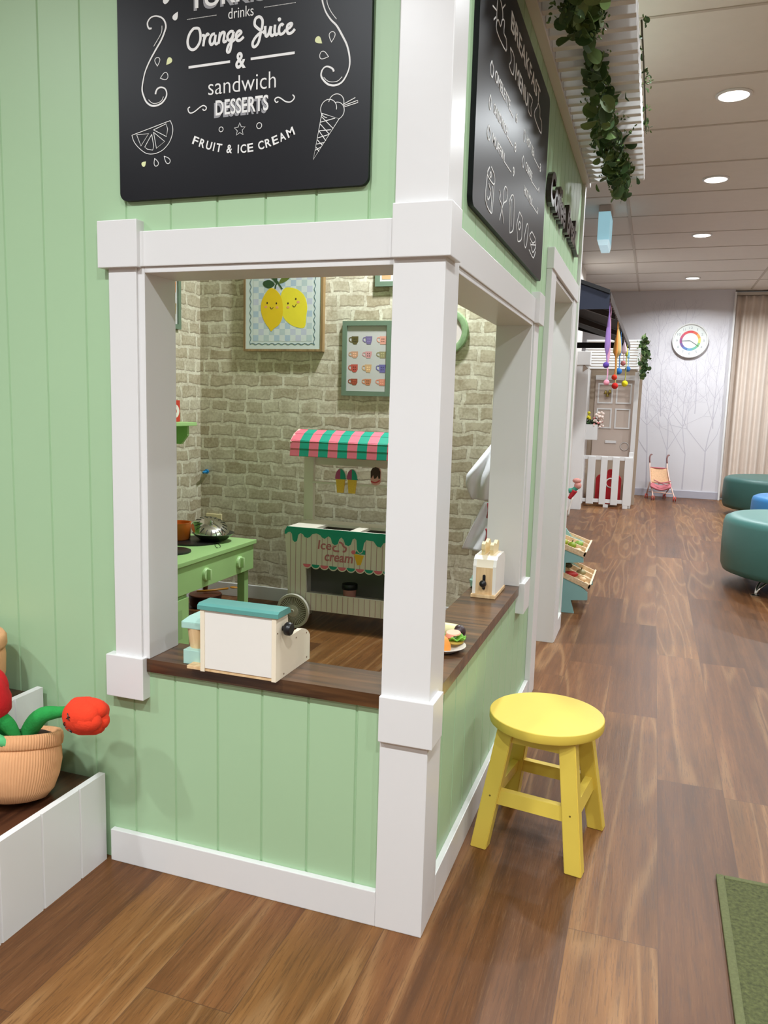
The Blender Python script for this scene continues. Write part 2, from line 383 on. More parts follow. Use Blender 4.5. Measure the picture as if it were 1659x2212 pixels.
for tx, tz, tl, tw in [(0.37, .12, .5, .022), (0.60, .12, .55, .018), (0.86, .12, .5, .02), (1.12, .12, .55, .022), (0.3, 1.1, .4, .012), (0.5, 1.15, .4, .014), (0.95, 1.2, .4, .013), (1.2, 1.0, .42, .016), (0.72, 2.1, .3, .012), (0.4, 2.0, .3, .012)]:
    branch(tx, tz, rnd.uniform(-.08, .08), tl, tw, 5)
b.build('branch_print', M_BRANCH, wfar)
b = MB(); b.box(-4.2, 1.345, 10.335, 10.35, 0, 0.105, 0.004); b.build('baseboard_far', pm('grey_skirting_paint', (176, 174, 184), 0.5), kind='structure')
b = MB(); b.box(1.338, 1.362, 10.30, 10.6, 0, 2.86, 0.002); b.build('trim_9', M_WHITE, kind='structure')
b = MB(); b.box(1.345, 4.2, 10.62, 10.7, 0, CEIL); b.build('wall_window', M_HALL, kind='structure')
b = MB(); b.box(4.12, 4.2, -4.6, 10.62, 0, CEIL); b.build('wall_right', M_HALL, kind='structure')
b = MB(); b.box(-4.2, 4.2, -4.68, -4.6, 0, CEIL); b.build('wall_near', M_HALL, kind='structure')
b = MB(); b.box(-4.28, -4.2, -4.6, 10.6, 0, CEIL); b.build('wall_left', M_HALL, kind='structure')
b = MB(); b.box(-0.58, -0.5, 3.05, 8.6, 0, CEIL); b.build('wall_shops', M_HALL, kind='structure')
b = MB(); b.box(-2.3, -0.5, 2.95, 3.05, 0, CEIL); b.build('wall_divider', M_HALL, kind='structure')

# ------------------------------------------------------------------ the playhouse shell
TOP = 2.405
def grooved(mb, axis, u0, u1, z0, z1, g0, pitch, face, back, sgn):
    """board panel: outer face at `face`, V grooves each `pitch`; sgn = direction of the outside"""
    gs = []; k = math.ceil((u0 + 0.006 - g0) / pitch)
    while g0 + k * pitch < u1 - 0.006: gs.append(g0 + k * pitch); k += 1
    prof = [(u0, face)]
    for g in gs: prof += [(g - 0.0035, face), (g - 0.001, face - sgn * 0.0035), (g + 0.001, face - sgn * 0.0035), (g + 0.0035, face)]
    prof += [(u1, face), (u1, back), (u0, back)]
    pts = (lambda u, d: (u, d)) if axis == 'x' else (lambda u, d: (d, u))
    mb.prism([pts(u, d) for u, d in prof], 'z', z0, z1)
b = MB()
for u0, u1, z0, z1 in [(-2.3, -0.735, 0, CEIL), (-0.735, -0.06, 0, 0.5265), (-0.735, -0.06, 1.51, CEIL)]:
    grooved(b, 'x', u0, u1, z0, z1, -0.174, 0.1205, 0.016, 0.115, -1)
b.build('wall_front', M_GREEN, kind='structure')
b = MB()
for u0, u1, z0, z1 in [(0.06, 1.225, 0, 0.5265), (0.06, 1.225, 1.51, TOP), (1.225, 1.70, 0, TOP), (1.70, 2.46, 1.76, TOP), (2.46, 2.74, 0, TOP)]:
    grooved(b, 'y', u0, u1, z0, z1, 0.194, 0.1275, -0.016, -0.115, 1)
b.build('wall_side', M_GREEN, kind='structure')
b = MB(); b.box(XL - 0.09, -0.115, YB, YB + 0.09, 0, TOP); b.build('wall_back', M_BRICKX, kind='structure')
b = MB(); b.box(XL - 0.09, XL, 0.115, YB, 0, TOP); b.build('wall_left_inner', M_BRICKY, kind='structure')
b = MB(); b.box(XL, -0.115, YB - 0.015, YB, 0, 0.082, 0.003); b.box(XL, XL + 0.015, 0.115, YB - 0.015, 0, 0.082, 0.003); b.build('baseboard_inner', M_WHITE, kind='structure')
b = MB(); b.box(-0.845, -0.112, 0.0, 0.016, 0, 0.086, 0.002); b.build('baseboard_front', M_WHITE, kind='structure')
b = MB(); b.box(-0.016, 0.0, 0.115, 1.57, 0, 0.086, 0.002); b.box(-0.016, 0.006, 2.58, 2.742, 0, 0.086, 0.002); b.build('baseboard_side', M_WHITE, kind='structure')

# corner post with its two wrap-round blocks
post = struct('trim_1', (-0.056, 0.058, 0))
b = MB(); b.box(-0.112, 0, 0, 0.115, 0, 1.55, 0.002); b.box(-0.112, 0, 0, 0.115, 1.55, CEIL, 0.002); b.build('post', M_WHITE, post)
for z0, z1 in ((0.457, 0.562), (1.5, 1.607)):
    b = MB(); b.box(-0.1125, 0.0125, -0.0125, 0.075, z0, z1, 0.002); b.build('corner_block', M_WHITE, post)
# front serving window
w1 = struct('window_1', (-0.42, 0.05, 0.56))
b = MB(); b.box(-0.735, -0.112, 0.0, 0.03, 1.502, 1.581, 0.002); b.build('header', M_WHITE, w1)
b = MB(); b.box(-0.818, -0.741, 0.0, 0.018, 0.56, 1.503, 0.002); b.build('casing', M_WHITE, w1)
for z0, z1 in ((0.456, 0.5635), (1.5, 1.606)):
    b = MB(); b.box(-0.8385, -0.7295, -0.0125, 0.018, z0, z1, 0.002); b.build('corner_block', M_WHITE, w1)
b = MB(); b.box(-0.741, -0.722, 0.006, 0.13, 0.56, 1.502, 0.0015); b.box(-0.722, -0.112, 0.006, 0.13, 1.4885, 1.502, 0.0015); b.build('lining', M_WHITE, w1)
# side serving window
w2 = struct('window_2', (-0.06, 0.66, 0.56))
b = MB(); b.box(-0.03, 0.0, 0.115, 1.245, 1.502, 1.583, 0.002); b.build('header', M_WHITE, w2)
b = MB(); b.box(-0.018, 0.0, 1.245, 1.345, 0.56, 1.503, 0.002); b.build('casing', M_WHITE, w2)
for z0, z1 in ((0.452, 0.566), (1.5, 1.606)):
    b = MB(); b.box(-0.018, 0.0145, 1.236, 1.366, z0, z1, 0.002); b.build('corner_block', M_WHITE, w2)
b = MB(); b.box(-0.13, -0.004, 1.212, 1.232, 0.56, 1.502, 0.0015); b.box(-0.13, -0.004, 0.115, 1.212, 1.4885, 1.502, 0.0015); b.build('lining', M_WHITE, w2)
# side doorway
d1 = struct('door_1', (-0.05, 2.08, 0))
b = MB(); b.box(-0.016, 0.006, 1.575, 1.715, 0, 1.742, 0.002); b.build('casing', M_WHITE, d1)
b = MB(); b.box(-0.016, 0.006, 2.445, 2.58, 0, 1.742, 0.002); b.build('casing', M_WHITE, d1)
b = MB(); b.box(-0.016, 0.012, 1.572, 2.585, 1.742, 1.822, 0.002); b.build('header', M_WHITE, d1)
b = MB(); b.box(-0.125, 0.002, 1.705, 1.722, 0, 1.735, 0.0015); b.box(-0.125, 0.002, 2.43, 2.447, 0, 1.735, 0.0015); b.box(-0.125, 0.002, 1.722, 2.43, 1.722, 1.735, 0.0015); b.build('lining', M_WHITE, d1)
b = MB(); b.box(-0.115, 0.0, 2.74, 2.79, 0, TOP - 0.02, 0.002); b.build('trim_2', M_WHITE, kind='structure')

# dark counter that wraps the corner
b = MB(); b.prism([(-0.7285, 0.003), (-0.1135, 0.003), (-0.1135, 0.117), (-0.003, 0.117), (-0.003, 1.2115), (-0.165, 1.2115), (-0.165, 0.145), (-0.7285, 0.145)], 'z', 0.5275, 0.56)
tag(b.build('serving_counter', M_DARKWOOD), 'dark stained wooden counter ledge wrapping the corner serving window', 'counter')

# ------------------------------------------------------------------ slatted awning above the side wall, with ivy
aw = thing('slatted_awning', 'white slatted pergola awning projecting from top of the green side wall', 'awning', (0, 1.55, 2.38))
b = MB(); b.box(-0.016, 0.018, 0.2, 2.83, 2.36, 2.40, 0.002); b.build('wall_rail', M_WHITE, aw)
k = 0; y = 0.26
while y < 2.83:
    b = MB(); b.box(0.018, 0.285, y, y + 0.030, 2.37, 2.44, 0.003); b.build('slat', M_WHITE, aw); y += 0.083; k += 1
b = MB(); b.box(0.018, 0.262, 0.2, 2.83, 2.441, 2.452, 0.002); b.build('top_board', M_WHITE, aw)
M_LEAF = pm('eucalyptus_leaf', (98, 124, 66), 0.55, 0.55, 14); M_LEAFD = pm('dark_ivy_leaf', (62, 92, 48), 0.5, 0.5, 14); M_STEM = pm('ivy_stem', (70, 66, 40), 0.7)
def leaf(mb, c, r, n, fold, seg=12, asp=0.85):
    n = n.normalized(); a = n.orthogonal().normalized(); a = Matrix.Rotation(fold * 9, 3, n) @ a; bb = n.cross(a)
    pts = []
    for i in range(seg):
        th = 2 * PI * i / seg; u, v = math.cos(th), math.sin(th) * asp
        pts.append(c + a * u * r + bb * v * r + n * (abs(v) * r * 0.35 - 0.06 * r * u * u))
    mid = [c + a * r * t - n * 0.03 * r for t in (0.96, 0, -0.96)]
    vm = [mb.bm.verts.new(p) for p in pts]
    h = seg // 2
    f1 = mb.bm.faces.new(vm[:h + 1]); f2 = mb.bm.faces.new(vm[h:] + vm[:1]); mb._tag([f1, f2])
def garland(name, label, spans, group=None, rr=(0.018, 0.036), dense=1.0, seed=1):
    """spans: list of (point, spread, count)"""
    g = random.Random(seed); base = spans[0][0]
    t = thing(name, label, 'garland', base, 0, group)
    s = MB(); s.tube([p for p, _, _ in spans], 0.0035, 6, 4); s.build('stem', M_STEM, t, smooth=True)
    big, small = MB(), MB()
    for (p, sp, n), (q, sq, _) in zip(spans, spans[1:]):
        for i in range(int(n * dense)):
            f = g.random(); c = Vector(p).lerp(Vector(q), f); w = sp + (sq - sp) * f
            c += Vector((g.gauss(0, w[0] if isinstance(w, tuple) else w), g.gauss(0, w), g.gauss(0, w)))
            nrm = Vector((g.gauss(0.2, .7), g.gauss(-.55, .6), g.gauss(-.15, .6)))
            if nrm.length < .1: nrm = Vector((0, -1, 0))
            if g.random() < 0.62: big.mi = 0 if g.random() < .6 else 1; leaf(big, c, g.uniform(*rr), nrm, g.random())
            else:
                d = Vector((g.gauss(0, 1), g.gauss(-.3, 1), g.gauss(-.3, 1))).normalized()
                for j in range(6): small.mi = j % 2; leaf(small, c + d * j * 0.009 + Vector((g.gauss(0, .004), g.gauss(0, .004), g.gauss(0, .004))), g.uniform(.005, .009), nrm + Vector((g.gauss(0, .5), 0, g.gauss(0, .5))), g.random(), 6, 0.5)
    big.build('round_leaves', [M_LEAFD, M_LEAF], t, solid=0.0012)
    small.build('sprig_leaves', [M_LEAFD, M_LEAF], t, solid=0.001)
    return t
garland('ivy_garland', 'bushy eucalyptus garland clump under the near end of white awning', [((.15, .62, 2.35), .03, 60), ((.15, .80, 2.30), .032, 60), ((.165, .93, 2.31), .028, 0)], 'garlands on the slatted awning', seed=5)
garland('ivy_garland', 'long trailing eucalyptus garland under far half of white awning', [((.15, 1.22, 2.355), .02, 50), ((.155, 1.55, 2.34), .028, 70), ((.15, 1.95, 2.33), .03, 80), ((.165, 2.35, 2.33), .03, 80), ((.18, 2.74, 2.335), .03, 14), ((.16, 2.80, 2.31), .012, 0)], 'garlands on the slatted awning', seed=9)
garland('ivy_garland', 'sparse ivy sprigs showing over the outer edge of white awning', [((.29, 1.25, 2.455), .010, 10), ((.292, 1.7, 2.457), .010, 16), ((.292, 2.3, 2.457), .011, 0)], 'garlands on the slatted awning', rr=(.009, .016), seed=12)

# ------------------------------------------------------------------ chalkboards and the shop sign
def rrect(a0, a1, b0, b1, r, n=6):
    out = []
    for cx, cy, s in ((a1 - r, b1 - r, 0), (a0 + r, b1 - r, 90), (a0 + r, b0 + r, 180), (a1 - r, b0 + r, 270)):
        for i in range(n + 1): th = math.radians(s + 90 * i / n); out.append((cx + r * math.cos(th), cy + r * math.sin(th)))
    return out
def teardrop(t, c, r, n=22):
    d = math.hypot(t[0] - c[0], t[1] - c[1]); ang = math.atan2(t[1] - c[1], t[0] - c[0]); out = []
    for i in range(n):
        th = 2 * PI * i / n; u = (d + r) * (math.cos(th) + 1) / 2 - r; v = 1.32 * r * math.sin(th) * math.sin(th / 2) ** 1.4
        out.append((c[0] + u * math.cos(ang) - v * math.sin(ang), c[1] + u * math.sin(ang) + v * math.cos(ang)))
    return out
mm = lambda L: [[(a / 1000, c / 1000) for a, c in s] for s in L]
swirl = [[[-693,2012],[-699,2012],[-703,2018],[-703,2026],[-695,2034],[-683,2036],[-669,2032],[-660,2024],[-656,2012],[-660,2000],[-669,1984],[-684,1965],[-699,1945],[-711,1924],[-717,1905],[-720,1888],[-717,1875],[-709,1860],[-696,1851],[-681,1850],[-667,1855],[-657,1866],[-656,1876],[-661,1884],[-671,1887],[-679,1885],[-683,1880],[-685,1874]],[[-282,2055],[-283,2033],[-282,2017],[-279,2006],[-273,1992],[-262,1977],[-249,1964],[-237,1945],[-226,1925],[-220,1904],[-219,1886],[-224,1870],[-235,1855],[-250,1850],[-265,1853],[-276,1862],[-282,1872],[-280,1882],[-273,1888],[-264,1887],[-256,1882],[-254,1877]]]
thin = [[[-666,2014],[-667,2002],[-674,1991],[-688,1974]],[[-664,1867],[-669,1859],[-679,1855],[-690,1855],[-698,1859],[-703,1864]],[[-647,1815],[-641,1801],[-642,1786],[-651,1768],[-668,1754],[-689,1748],[-710,1750],[-729,1762],[-743,1777],[-749,1792]],[[-272,2016],[-270,2007],[-262,1992],[-250,1977]],[[-276,1868],[-267,1860],[-256,1857],[-244,1858],[-235,1865]]]
poly = [[[-749,1792],[-647,1815]],[[-736,1792],[-704,1792],[-725,1767],[-736,1792]],[[-696,1790],[-715,1764],[-708,1759],[-694,1756],[-691,1764],[-696,1790]],[[-691,1794],[-684,1759],[-662,1772],[-691,1794]],[[-691,1799],[-658,1809],[-654,1798],[-657,1782],[-691,1799]],[[-279,1798],[-240,1784],[-297,1708],[-279,1798]],[[-279,1791],[-253,1766]],[[-282,1777],[-261,1755]],[[-285,1764],[-269,1743]],[[-289,1747],[-277,1735]],[[-291,1732],[-284,1723]],[[-281,1781],[-249,1786]],[[-285,1764],[-258,1764]],[[-288,1750],[-262,1755]],[[-290,1738],[-272,1740]],[[-293,1726],[-279,1732]],[[-230,1812],[-205,1822]],[[-230,1809],[-200,1816]],[[-230,1806],[-199,1812],[-200,1816]]]
scroll = [[[-596,1839],[-601,1836],[-599,1829],[-593,1826],[-583,1829],[-571,1836],[-562,1839],[-555,1835],[-556,1830],[-561,1829],[-564,1832]],[[-380,1831],[-384,1829],[-388,1833],[-387,1837],[-380,1839],[-372,1835],[-363,1829],[-352,1827],[-344,1832],[-343,1837],[-347,1841]]]
bar = [[[-599,1921],[-496,1922]],[[-446,1922],[-343,1923]]]
dots = [[[-601,2019],[-530,2019]],[[-414,2020],[-343,2020]]]
script = [[[-582,1999],[-573,1997],[-569,1986],[-570,1971],[-579,1959],[-589,1956],[-598,1962],[-601,1975],[-596,1989],[-587,1998],[-582,1999]],[[-565,1982],[-559,1980],[-562,1960]],[[-561,1970],[-556,1979],[-551,1984],[-548,1980]],[[-533,1982],[-540,1981],[-545,1973],[-545,1965],[-541,1961],[-535,1966],[-531,1980]],[[-531,1980],[-533,1967],[-530,1961],[-525,1963]],[[-523,1982],[-521,1979],[-524,1961]],[[-522,1972],[-516,1982],[-510,1982],[-510,1976],[-512,1965],[-509,1963],[-504,1965]],[[-488,1981],[-495,1982],[-502,1975],[-501,1967],[-497,1965],[-491,1970],[-487,1981]],[[-487,1981],[-492,1961],[-496,1944],[-501,1941],[-503,1946],[-498,1957],[-484,1965]],[[-484,1965],[-475,1972],[-469,1977],[-473,1981],[-479,1978],[-482,1971],[-479,1963],[-472,1962],[-463,1968]],[[-419,1973],[-431,1982],[-437,1989],[-435,2000],[-426,2003],[-419,1996],[-419,1984],[-423,1969],[-428,1952],[-436,1945],[-441,1947],[-441,1955],[-433,1965],[-419,1973],[-414,1969]],[[-412,1983],[-412,1972],[-410,1963],[-405,1965],[-399,1981]],[[-398,1981],[-400,1968],[-396,1962],[-390,1965]],[[-389,1983],[-390,1970],[-387,1963],[-382,1965]],[[-370,1979],[-373,1982],[-378,1979],[-380,1970],[-377,1963],[-370,1964],[-364,1970]],[[-364,1970],[-355,1973],[-350,1979],[-353,1981],[-360,1978],[-361,1969],[-358,1962],[-350,1963],[-343,1969]]]
drops = [[[-679,1932],[-679,1943],7,0],[[-672,1906],[-660,1909],8,0],[[-656,1932],[-648,1940],7,2],[[-625,2038],[-632,2028],7,1],[[-642,2070],[-656,2064],7,1],[[-712,1733],[-718,1728],6,2],[[-689,1738],[-685,1727],6,0],[[-664,1741],[-654,1730],6,0],[[-281,1934],[-290,1942],7,2],[[-260,1934],[-259,1947],7,0],[[-266,1907],[-278,1911],8,0]]
arcs = [[[-518,1786],5,0,360],[[-425,1786],6,0,360],[[-264,1806],18,-10,260],[[-247,1816],17,-20,170],[[-246,1800],17,-75,100]]
star = [[-472,1782],14]
mb1 = thing('menu_board', 'large black drinks and desserts menu board on front green wall', 'menu board', (-0.47, 0.016, 1.645))
b = MB(); b.prism(rrect(-0.784, -0.173, 1.65, 2.5, 0.018), 'y', 0.004, 0.0154); b.build('panel', M_SLATE, mb1, smooth=40)
P1 = lambda a, z, d: (a, 0.0038 - d, z)
def part_strokes(name, groups, w, P, par, mat, n=4):
    for grp in groups:
        m = MB()
        for s in grp: m.stroke(s, w, P, n)
        m.build(name, mat, par)
sw1, sw2 = mm(swirl); th_ = mm(thin); po_ = mm(poly); vw = lambda t: 0.0027 + 0.0012 * abs(math.cos(3 * PI * t))
for s_, extra in ((sw1, th_[:2]), (sw2, th_[3:])):
    m = MB(); m.stroke(s_, vw, P1, 5)
    for q in extra: m.stroke(q, 0.0013, P1, 4)
    m.build('swirl_drawing', M_CHALK, mb1)
m = MB(); m.stroke(th_[2], 0.0014, P1, 4)
for q in po_[:5]: m.stroke(q, 0.0014, P1, 0)
m.build('orange_slice_drawing', M_CHALK, mb1)
arc = lambda m, A: m.stroke([(A[0][0] / 1000 + A[1] / 1000 * math.cos(math.radians(A[2] + (A[3] - A[2]) * i / 24)), A[0][1] / 1000 + A[1] / 1000 * math.sin(math.radians(A[2] + (A[3] - A[2]) * i / 24))) for i in range(25)], 0.0014, P1, 0)
m = MB()
for q in po_[5:]: m.stroke(q, 0.0015, P1, 0)
for A in arcs[2:]: arc(m, A)
m.build('ice_cream_drawing', M_CHALK, mb1)
part_strokes('scroll_drawing', [[q] for q in mm(scroll)], 0.0024, P1, mb1, M_CHALK)
for A in arcs[:2]: m = MB(); arc(m, A); m.build('circle_drawing', M_CHALK, mb1)
sc_, sr = star; m = MB(); m.stroke([(sc_[0] / 1000 + (sr if i % 2 == 0 else sr * .45) / 1000 * math.sin(PI * i / 5), sc_[1] / 1000 + (sr if i % 2 == 0 else sr * .45) / 1000 * math.cos(PI * i / 5)) for i in range(10)], 0.0013, P1, 0, closed=True); m.build('star_drawing', M_CHALK, mb1)
for t, c, r, kd in drops:
    pl_ = teardrop((t[0] / 1000, t[1] / 1000), (c[0] / 1000, c[1] / 1000), r / 1000); m = MB()
    if kd == 0: m.stroke(pl_, 0.0014, P1, 0, closed=True)
    else: m.blob(pl_, P1)
    m.build('drop_drawing', M_PALE if kd == 2 else M_CHALK, mb1)
for s in mm(bar): m = MB(); m.stroke(s, 0.0052, P1, 0); m.build('bar_line', M_CHALK, mb1)
for s in mm(dots):
    (x0, z0), (x1, z1) = s; m = MB()
    for i in range(26): m.blob([(x0 + (x1 - x0) * i / 25 + .0009 * math.cos(q * PI / 3), z0 + (z1 - z0) * i / 25 + .0009 * math.sin(q * PI / 3)) for q in range(6)], P1)
    m.build('dotted_line', M_CHALK, mb1)
K1 = 1.009; kx = lambda x: CX + (x - CX) * K1; kz = lambda z: CZ + (z - CZ) * K1
scr = mm(script)
for rng, dot in ((scr[:10], False), (scr[10:], True)):
    m = MB()
    for q in rng: m.stroke(q, 0.0058, P1, 4)
    if dot: m.blob([(kx(-.372) + .004 * math.cos(i * PI / 6), kz(1.985) + .004 * math.sin(i * PI / 6)) for i in range(12)], P1)
    m.build('script_lettering', M_CHALK, mb1)
for t, x0, x1, z0, z1, bo, shd in [('drinks', -.492, -.432, 2.0, 2.021, -.004, 0), ('sandwich', -.541, -.379, 1.853, 1.886, -.008, 0), ('&', -.475, -.450, 1.899, 1.932, .028, 0), ('TURKISH', -.586, -.36, 2.031, 2.068, .018, 1), ('DESSERTS', -.523, -.396, 1.8095, 1.841, .016, 1)]:
    m = MB(); fit = (kx(x0), kx(x1), kz(z0), kz(z1)); m.text(t, fit, P1, bold=bo)
    if shd: m.mi = 1; m.text(t, (fit[0] - .004, fit[1] - .004, fit[2] - .0048, fit[3] - .0048), P1, bold=bo + .004, th=.0003)
    m.build('lettering', [M_CHALK, M_CHALKG], mb1)
word = 'FRUIT & ICE CREAM'; a0, a1 = kx(-.585), kx(-.33)
pos = 0; adv = {'I': .5, ' ': .55, 'M': 1.25}; m = MB()
tot = sum(adv.get(ch, 1) for ch in word)
for ch in word:
    w = adv.get(ch, 1)
    if ch != ' ':
        f = (pos + w / 2) / tot; xc = a0 + (a1 - a0) * f; zc = kz(1.7285) + .030 * (2 * f - 1) ** 2; ang = math.atan2(.030 * 4 * (2 * f - 1), a1 - a0)
        ww = (a1 - a0) / tot * w * (.32 if ch == 'I' else .80)
        def PA(a, z, d, xc=xc, zc=zc, ang=ang): return P1(xc + a * math.cos(ang) - z * math.sin(ang), zc + a * math.sin(ang) + z * math.cos(ang), d)
        m.text(ch, (-ww / 2, ww / 2, 0, .0175), PA, bold=.018)
    pos += w
m.build('lettering', M_CHALK, mb1)

toast = [[[391,1782],[367,1758],[449,1756],[451,1778],[408,1787]],[[367,1758],[357,1698],[425,1682],[444,1699],[449,1756]],[[425,1682],[432,1748]],[[403,1774],[395,1763],[410,1763],[411,1773],[403,1774]],[[389,1743],[398,1737],[414,1731],[403,1714],[383,1704],[375,1710]]]
fork = [[[541,1691],[579,1740],[626,1761],[633,1785],[604,1792],[582,1777],[581,1762],[578,1743]],[[599,1695],[555,1734],[528,1740],[537,1754],[523,1762]]]
sausage = [[[696,1694],[689,1700],[678,1755],[665,1767],[700,1794],[735,1791],[750,1723],[736,1704],[696,1691],[696,1694]],[[710,1711],[689,1767],[703,1783]]]
bag = [[[836,1780],[894,1771],[894,1737],[891,1712],[831,1695],[814,1715],[798,1734],[836,1780]],[[844,1755],[868,1749],[847,1731],[824,1736],[844,1755]]]
leaf_ = [[[970,1702],[940,1720],[980,1776],[1007,1770],[994,1719],[970,1702]]]
cup = [[[1087,1776],[1043,1754],[1111,1745],[1171,1767],[1087,1776]],[[1062,1737],[1121,1717],[1179,1743],[1180,1761]],[[1046,1711],[1140,1702],[1184,1731]],[[1070,1732],[1177,1751]]]
choc = [[[903,2135],[970,2140],[945,2112],[959,2090],[897,2089],[903,2135]],[[1080,2171],[1057,2149],[1022,2127],[1029,2108],[1172,2107],[1171,2142],[1130,2145],[1121,2168],[1080,2171]]]
ribbon = [[[580,2131],[637,2131],[637,2086],[577,2085],[600,2108],[580,2131]],[[398,2162],[394,2138],[399,2118],[415,2126],[444,2124],[461,2146],[489,2155],[489,2127],[520,2127],[524,2100],[405,2095],[399,2118]],[[431,2177],[459,2167],[467,2151]],[[346,2126],[391,2136]],[[490,2194],[458,2171]],[[385,2119],[364,2104]]]
marks = [[[363,2013],[350,1997],[357,1981],[377,1982],[386,2002],[363,2013]],[[364,1938],[352,1918],[365,1905],[377,1924],[364,1938]],[[360,1868],[345,1847],[367,1836],[383,1856],[360,1868]],[[856,2019],[843,1996],[862,1985],[871,2008],[856,2019]],[[855,1944],[837,1920],[860,1912],[874,1933],[855,1944]]]
lines = [[[609,1989],[666,1988]],[[587,1917],[678,1917]],[[565,1845],[671,1847]],[[1053,1995],[1175,1997]],[[1027,1917],[1164,1924]],[[1058,1853],[1186,1855]]]
mb2 = thing('menu_board', 'black breakfast menu board on the side wall under slatted awning', 'menu board', (-0.016, 0.775, 1.65))
b = MB(); b.prism(rrect(0.222, 1.345, 1.655, 2.275, 0.022), 'x', -0.0155, -0.003); b.build('panel', M_SLATE, mb2, smooth=40)
P2 = lambda a, z, d: (-0.0028 + d, a, z)
for nm, L in (('toast', toast), ('cutlery', fork), ('sausage', sausage), ('bag', bag), ('leaf', leaf_), ('cup', cup), ('chocolate', choc[:1]), ('chocolate', choc[1:]), ('ribbon', ribbon[:1]), ('pineapple', ribbon[1:])):
    part_strokes(nm + '_drawing', [mm(L)], 0.0034, P2, mb2, M_CHALK, 3)
part_strokes('bullet_drawing', [[q] for q in mm(marks)], 0.0034, P2, mb2, M_CHALK, 3)
part_strokes('price_line', [[q] for q in mm(lines)], 0.003, P2, mb2, M_CHALK, 0)
ky = lambda y: CY + (y - CY) * 1.0345; kz2 = lambda z: CZ + (z - CZ) * 1.0345
for t, y0, y1, z0, z1 in [('BREAKFAST', .505, 1.02, 2.141, 2.186), ('MENU', .594, .80, 2.057, 2.098), ('OMELETTE', .341, .54, 1.960, 1.986), ('6', .628, .652, 1.965, 1.990), ('SANDWICH', .344, .518, 1.890, 1.912), ('8', .627, .652, 1.890, 1.914),
                      ('MUFFIN', .341, .495, 1.822, 1.844), ('9', .622, .644, 1.823, 1.849), ('HOT TEA', .815, .968, 1.967, 1.991), ('3', 1.089, 1.11, 1.965, 1.990), ('COFFEE', .819, .945, 1.894, 1.919), ('4', 1.08, 1.1, 1.898, 1.917), ('HOT MILK', .814, .974, 1.826, 1.850), ('2', 1.08, 1.1, 1.832, 1.851)]:
    m = MB(); m.text(t, (ky(y0), ky(y1), kz2(z0), kz2(z1)), P2, bold=.004); m.build('lettering', M_CHALK, mb2)
# raised shop sign
sg = thing('shop_sign', 'raised dark script letters spelling the shop name above side doorway', 'sign', (-0.012, 2.0, 1.95))
P3 = lambda a, z, d: (-0.016 + d, a, z)
b = MB(); b.text('Coffee', (1.44, 1.93, 1.955, 2.082), P3, th=.02, bold=.03, shear=.25); b.build('lettering', pm('dark_letter_acrylic', (38, 24, 22), .3), sg)
b = MB(); b.text('Break', (2.0, 2.40, 1.962, 2.086), P3, th=.02, bold=.03, shear=.25)
b.build('lettering', MATS['dark_letter_acrylic'], sg)
b = MB(); b.stroke([(2.36, 1.985), (2.42, 1.968), (2.48, 1.955), (2.53, 1.962)], .014, P3, 4, th=.02); b.build('flourish', MATS['dark_letter_acrylic'], sg)
# ------------------------------------------------------------------ yellow stool
M_YEL = pm('yellow_paint', (222, 194, 80), 0.42, 0.05, 10, 0.06, 40)
st = thing('stool', 'low yellow painted wooden stool with round seat and four splayed legs', 'stool', (0.194, 0.538, 0), math.radians(-8.4))
SM = Matrix.Translation((0.194, 0.538, 0)) @ Matrix.Rotation(math.radians(-8.4), 4, 'Z')
def sp(x, y, z): return SM @ Vector((x, y, z))
b = MB(); b.lathe([(0, .338), (.153, .338), (.1555, .340), (.157, .345), (.157, .361), (.1562, .3642), (.1545, .3655), (0, .3665)], sp(0, 0, 0), 72); b.build('seat', M_YEL, st, smooth=28)
def legbox(sx, sy, z0=0.0, z1=.337):
    def sec(z):
        f = z / .337; cx = sx * (.131 - .047 * f); cy = sy * (.131 - .047 * f)
        return [sp(cx + dx * .0225, cy + dy * .018, z) for dx, dy in ((-1, -1), (1, -1), (1, 1), (-1, 1))]
    m = MB(); m.hull(sec(z0), sec(z1))
    bmesh.ops.bevel(m.bm, geom=list(m.bm.edges), offset=.002, segments=2, affect='EDGES')
    return m
for sx, sy in ((-1, -1), (1, -1), (1, 1), (-1, 1)):
    lo = legbox(sx, sy).build('leg', M_YEL, st, smooth=40)
    if sy < 0:
        m = MB(); f = .150 / .337; m.cyl(sp(sx * (.131 - .047 * f), sy * (.131 - .047 * f) - .0178, .15), sp(sx * (.131 - .047 * f), sy * (.131 - .047 * f) - .0184, .15), .0028, seg=10); m.build('screw', pm('dull_screw', (120, 100, 40), .5), lo)
def rail(z0, z1, th, name):
    for ax, s in (('x', -1), ('x', 1), ('y', -1), ('y', 1)):
        def sec(z):
            p = .131 - .047 * z / .337; q = p - .017
            if ax == 'x': return [sp(a, s * p + c, z) for a, c in ((-q, -th), (q, -th), (q, th), (-q, th))]
            return [sp(s * p + c, a, z) for c, a in ((-th, -q), (th, -q), (th, q), (-th, q))]
        m = MB(); m.hull(sec(z0), sec(z1)); m.build(name, M_YEL, st)
rail(.128, .166, .010, 'stretcher'); rail(.30, .337, .009, 'apron')

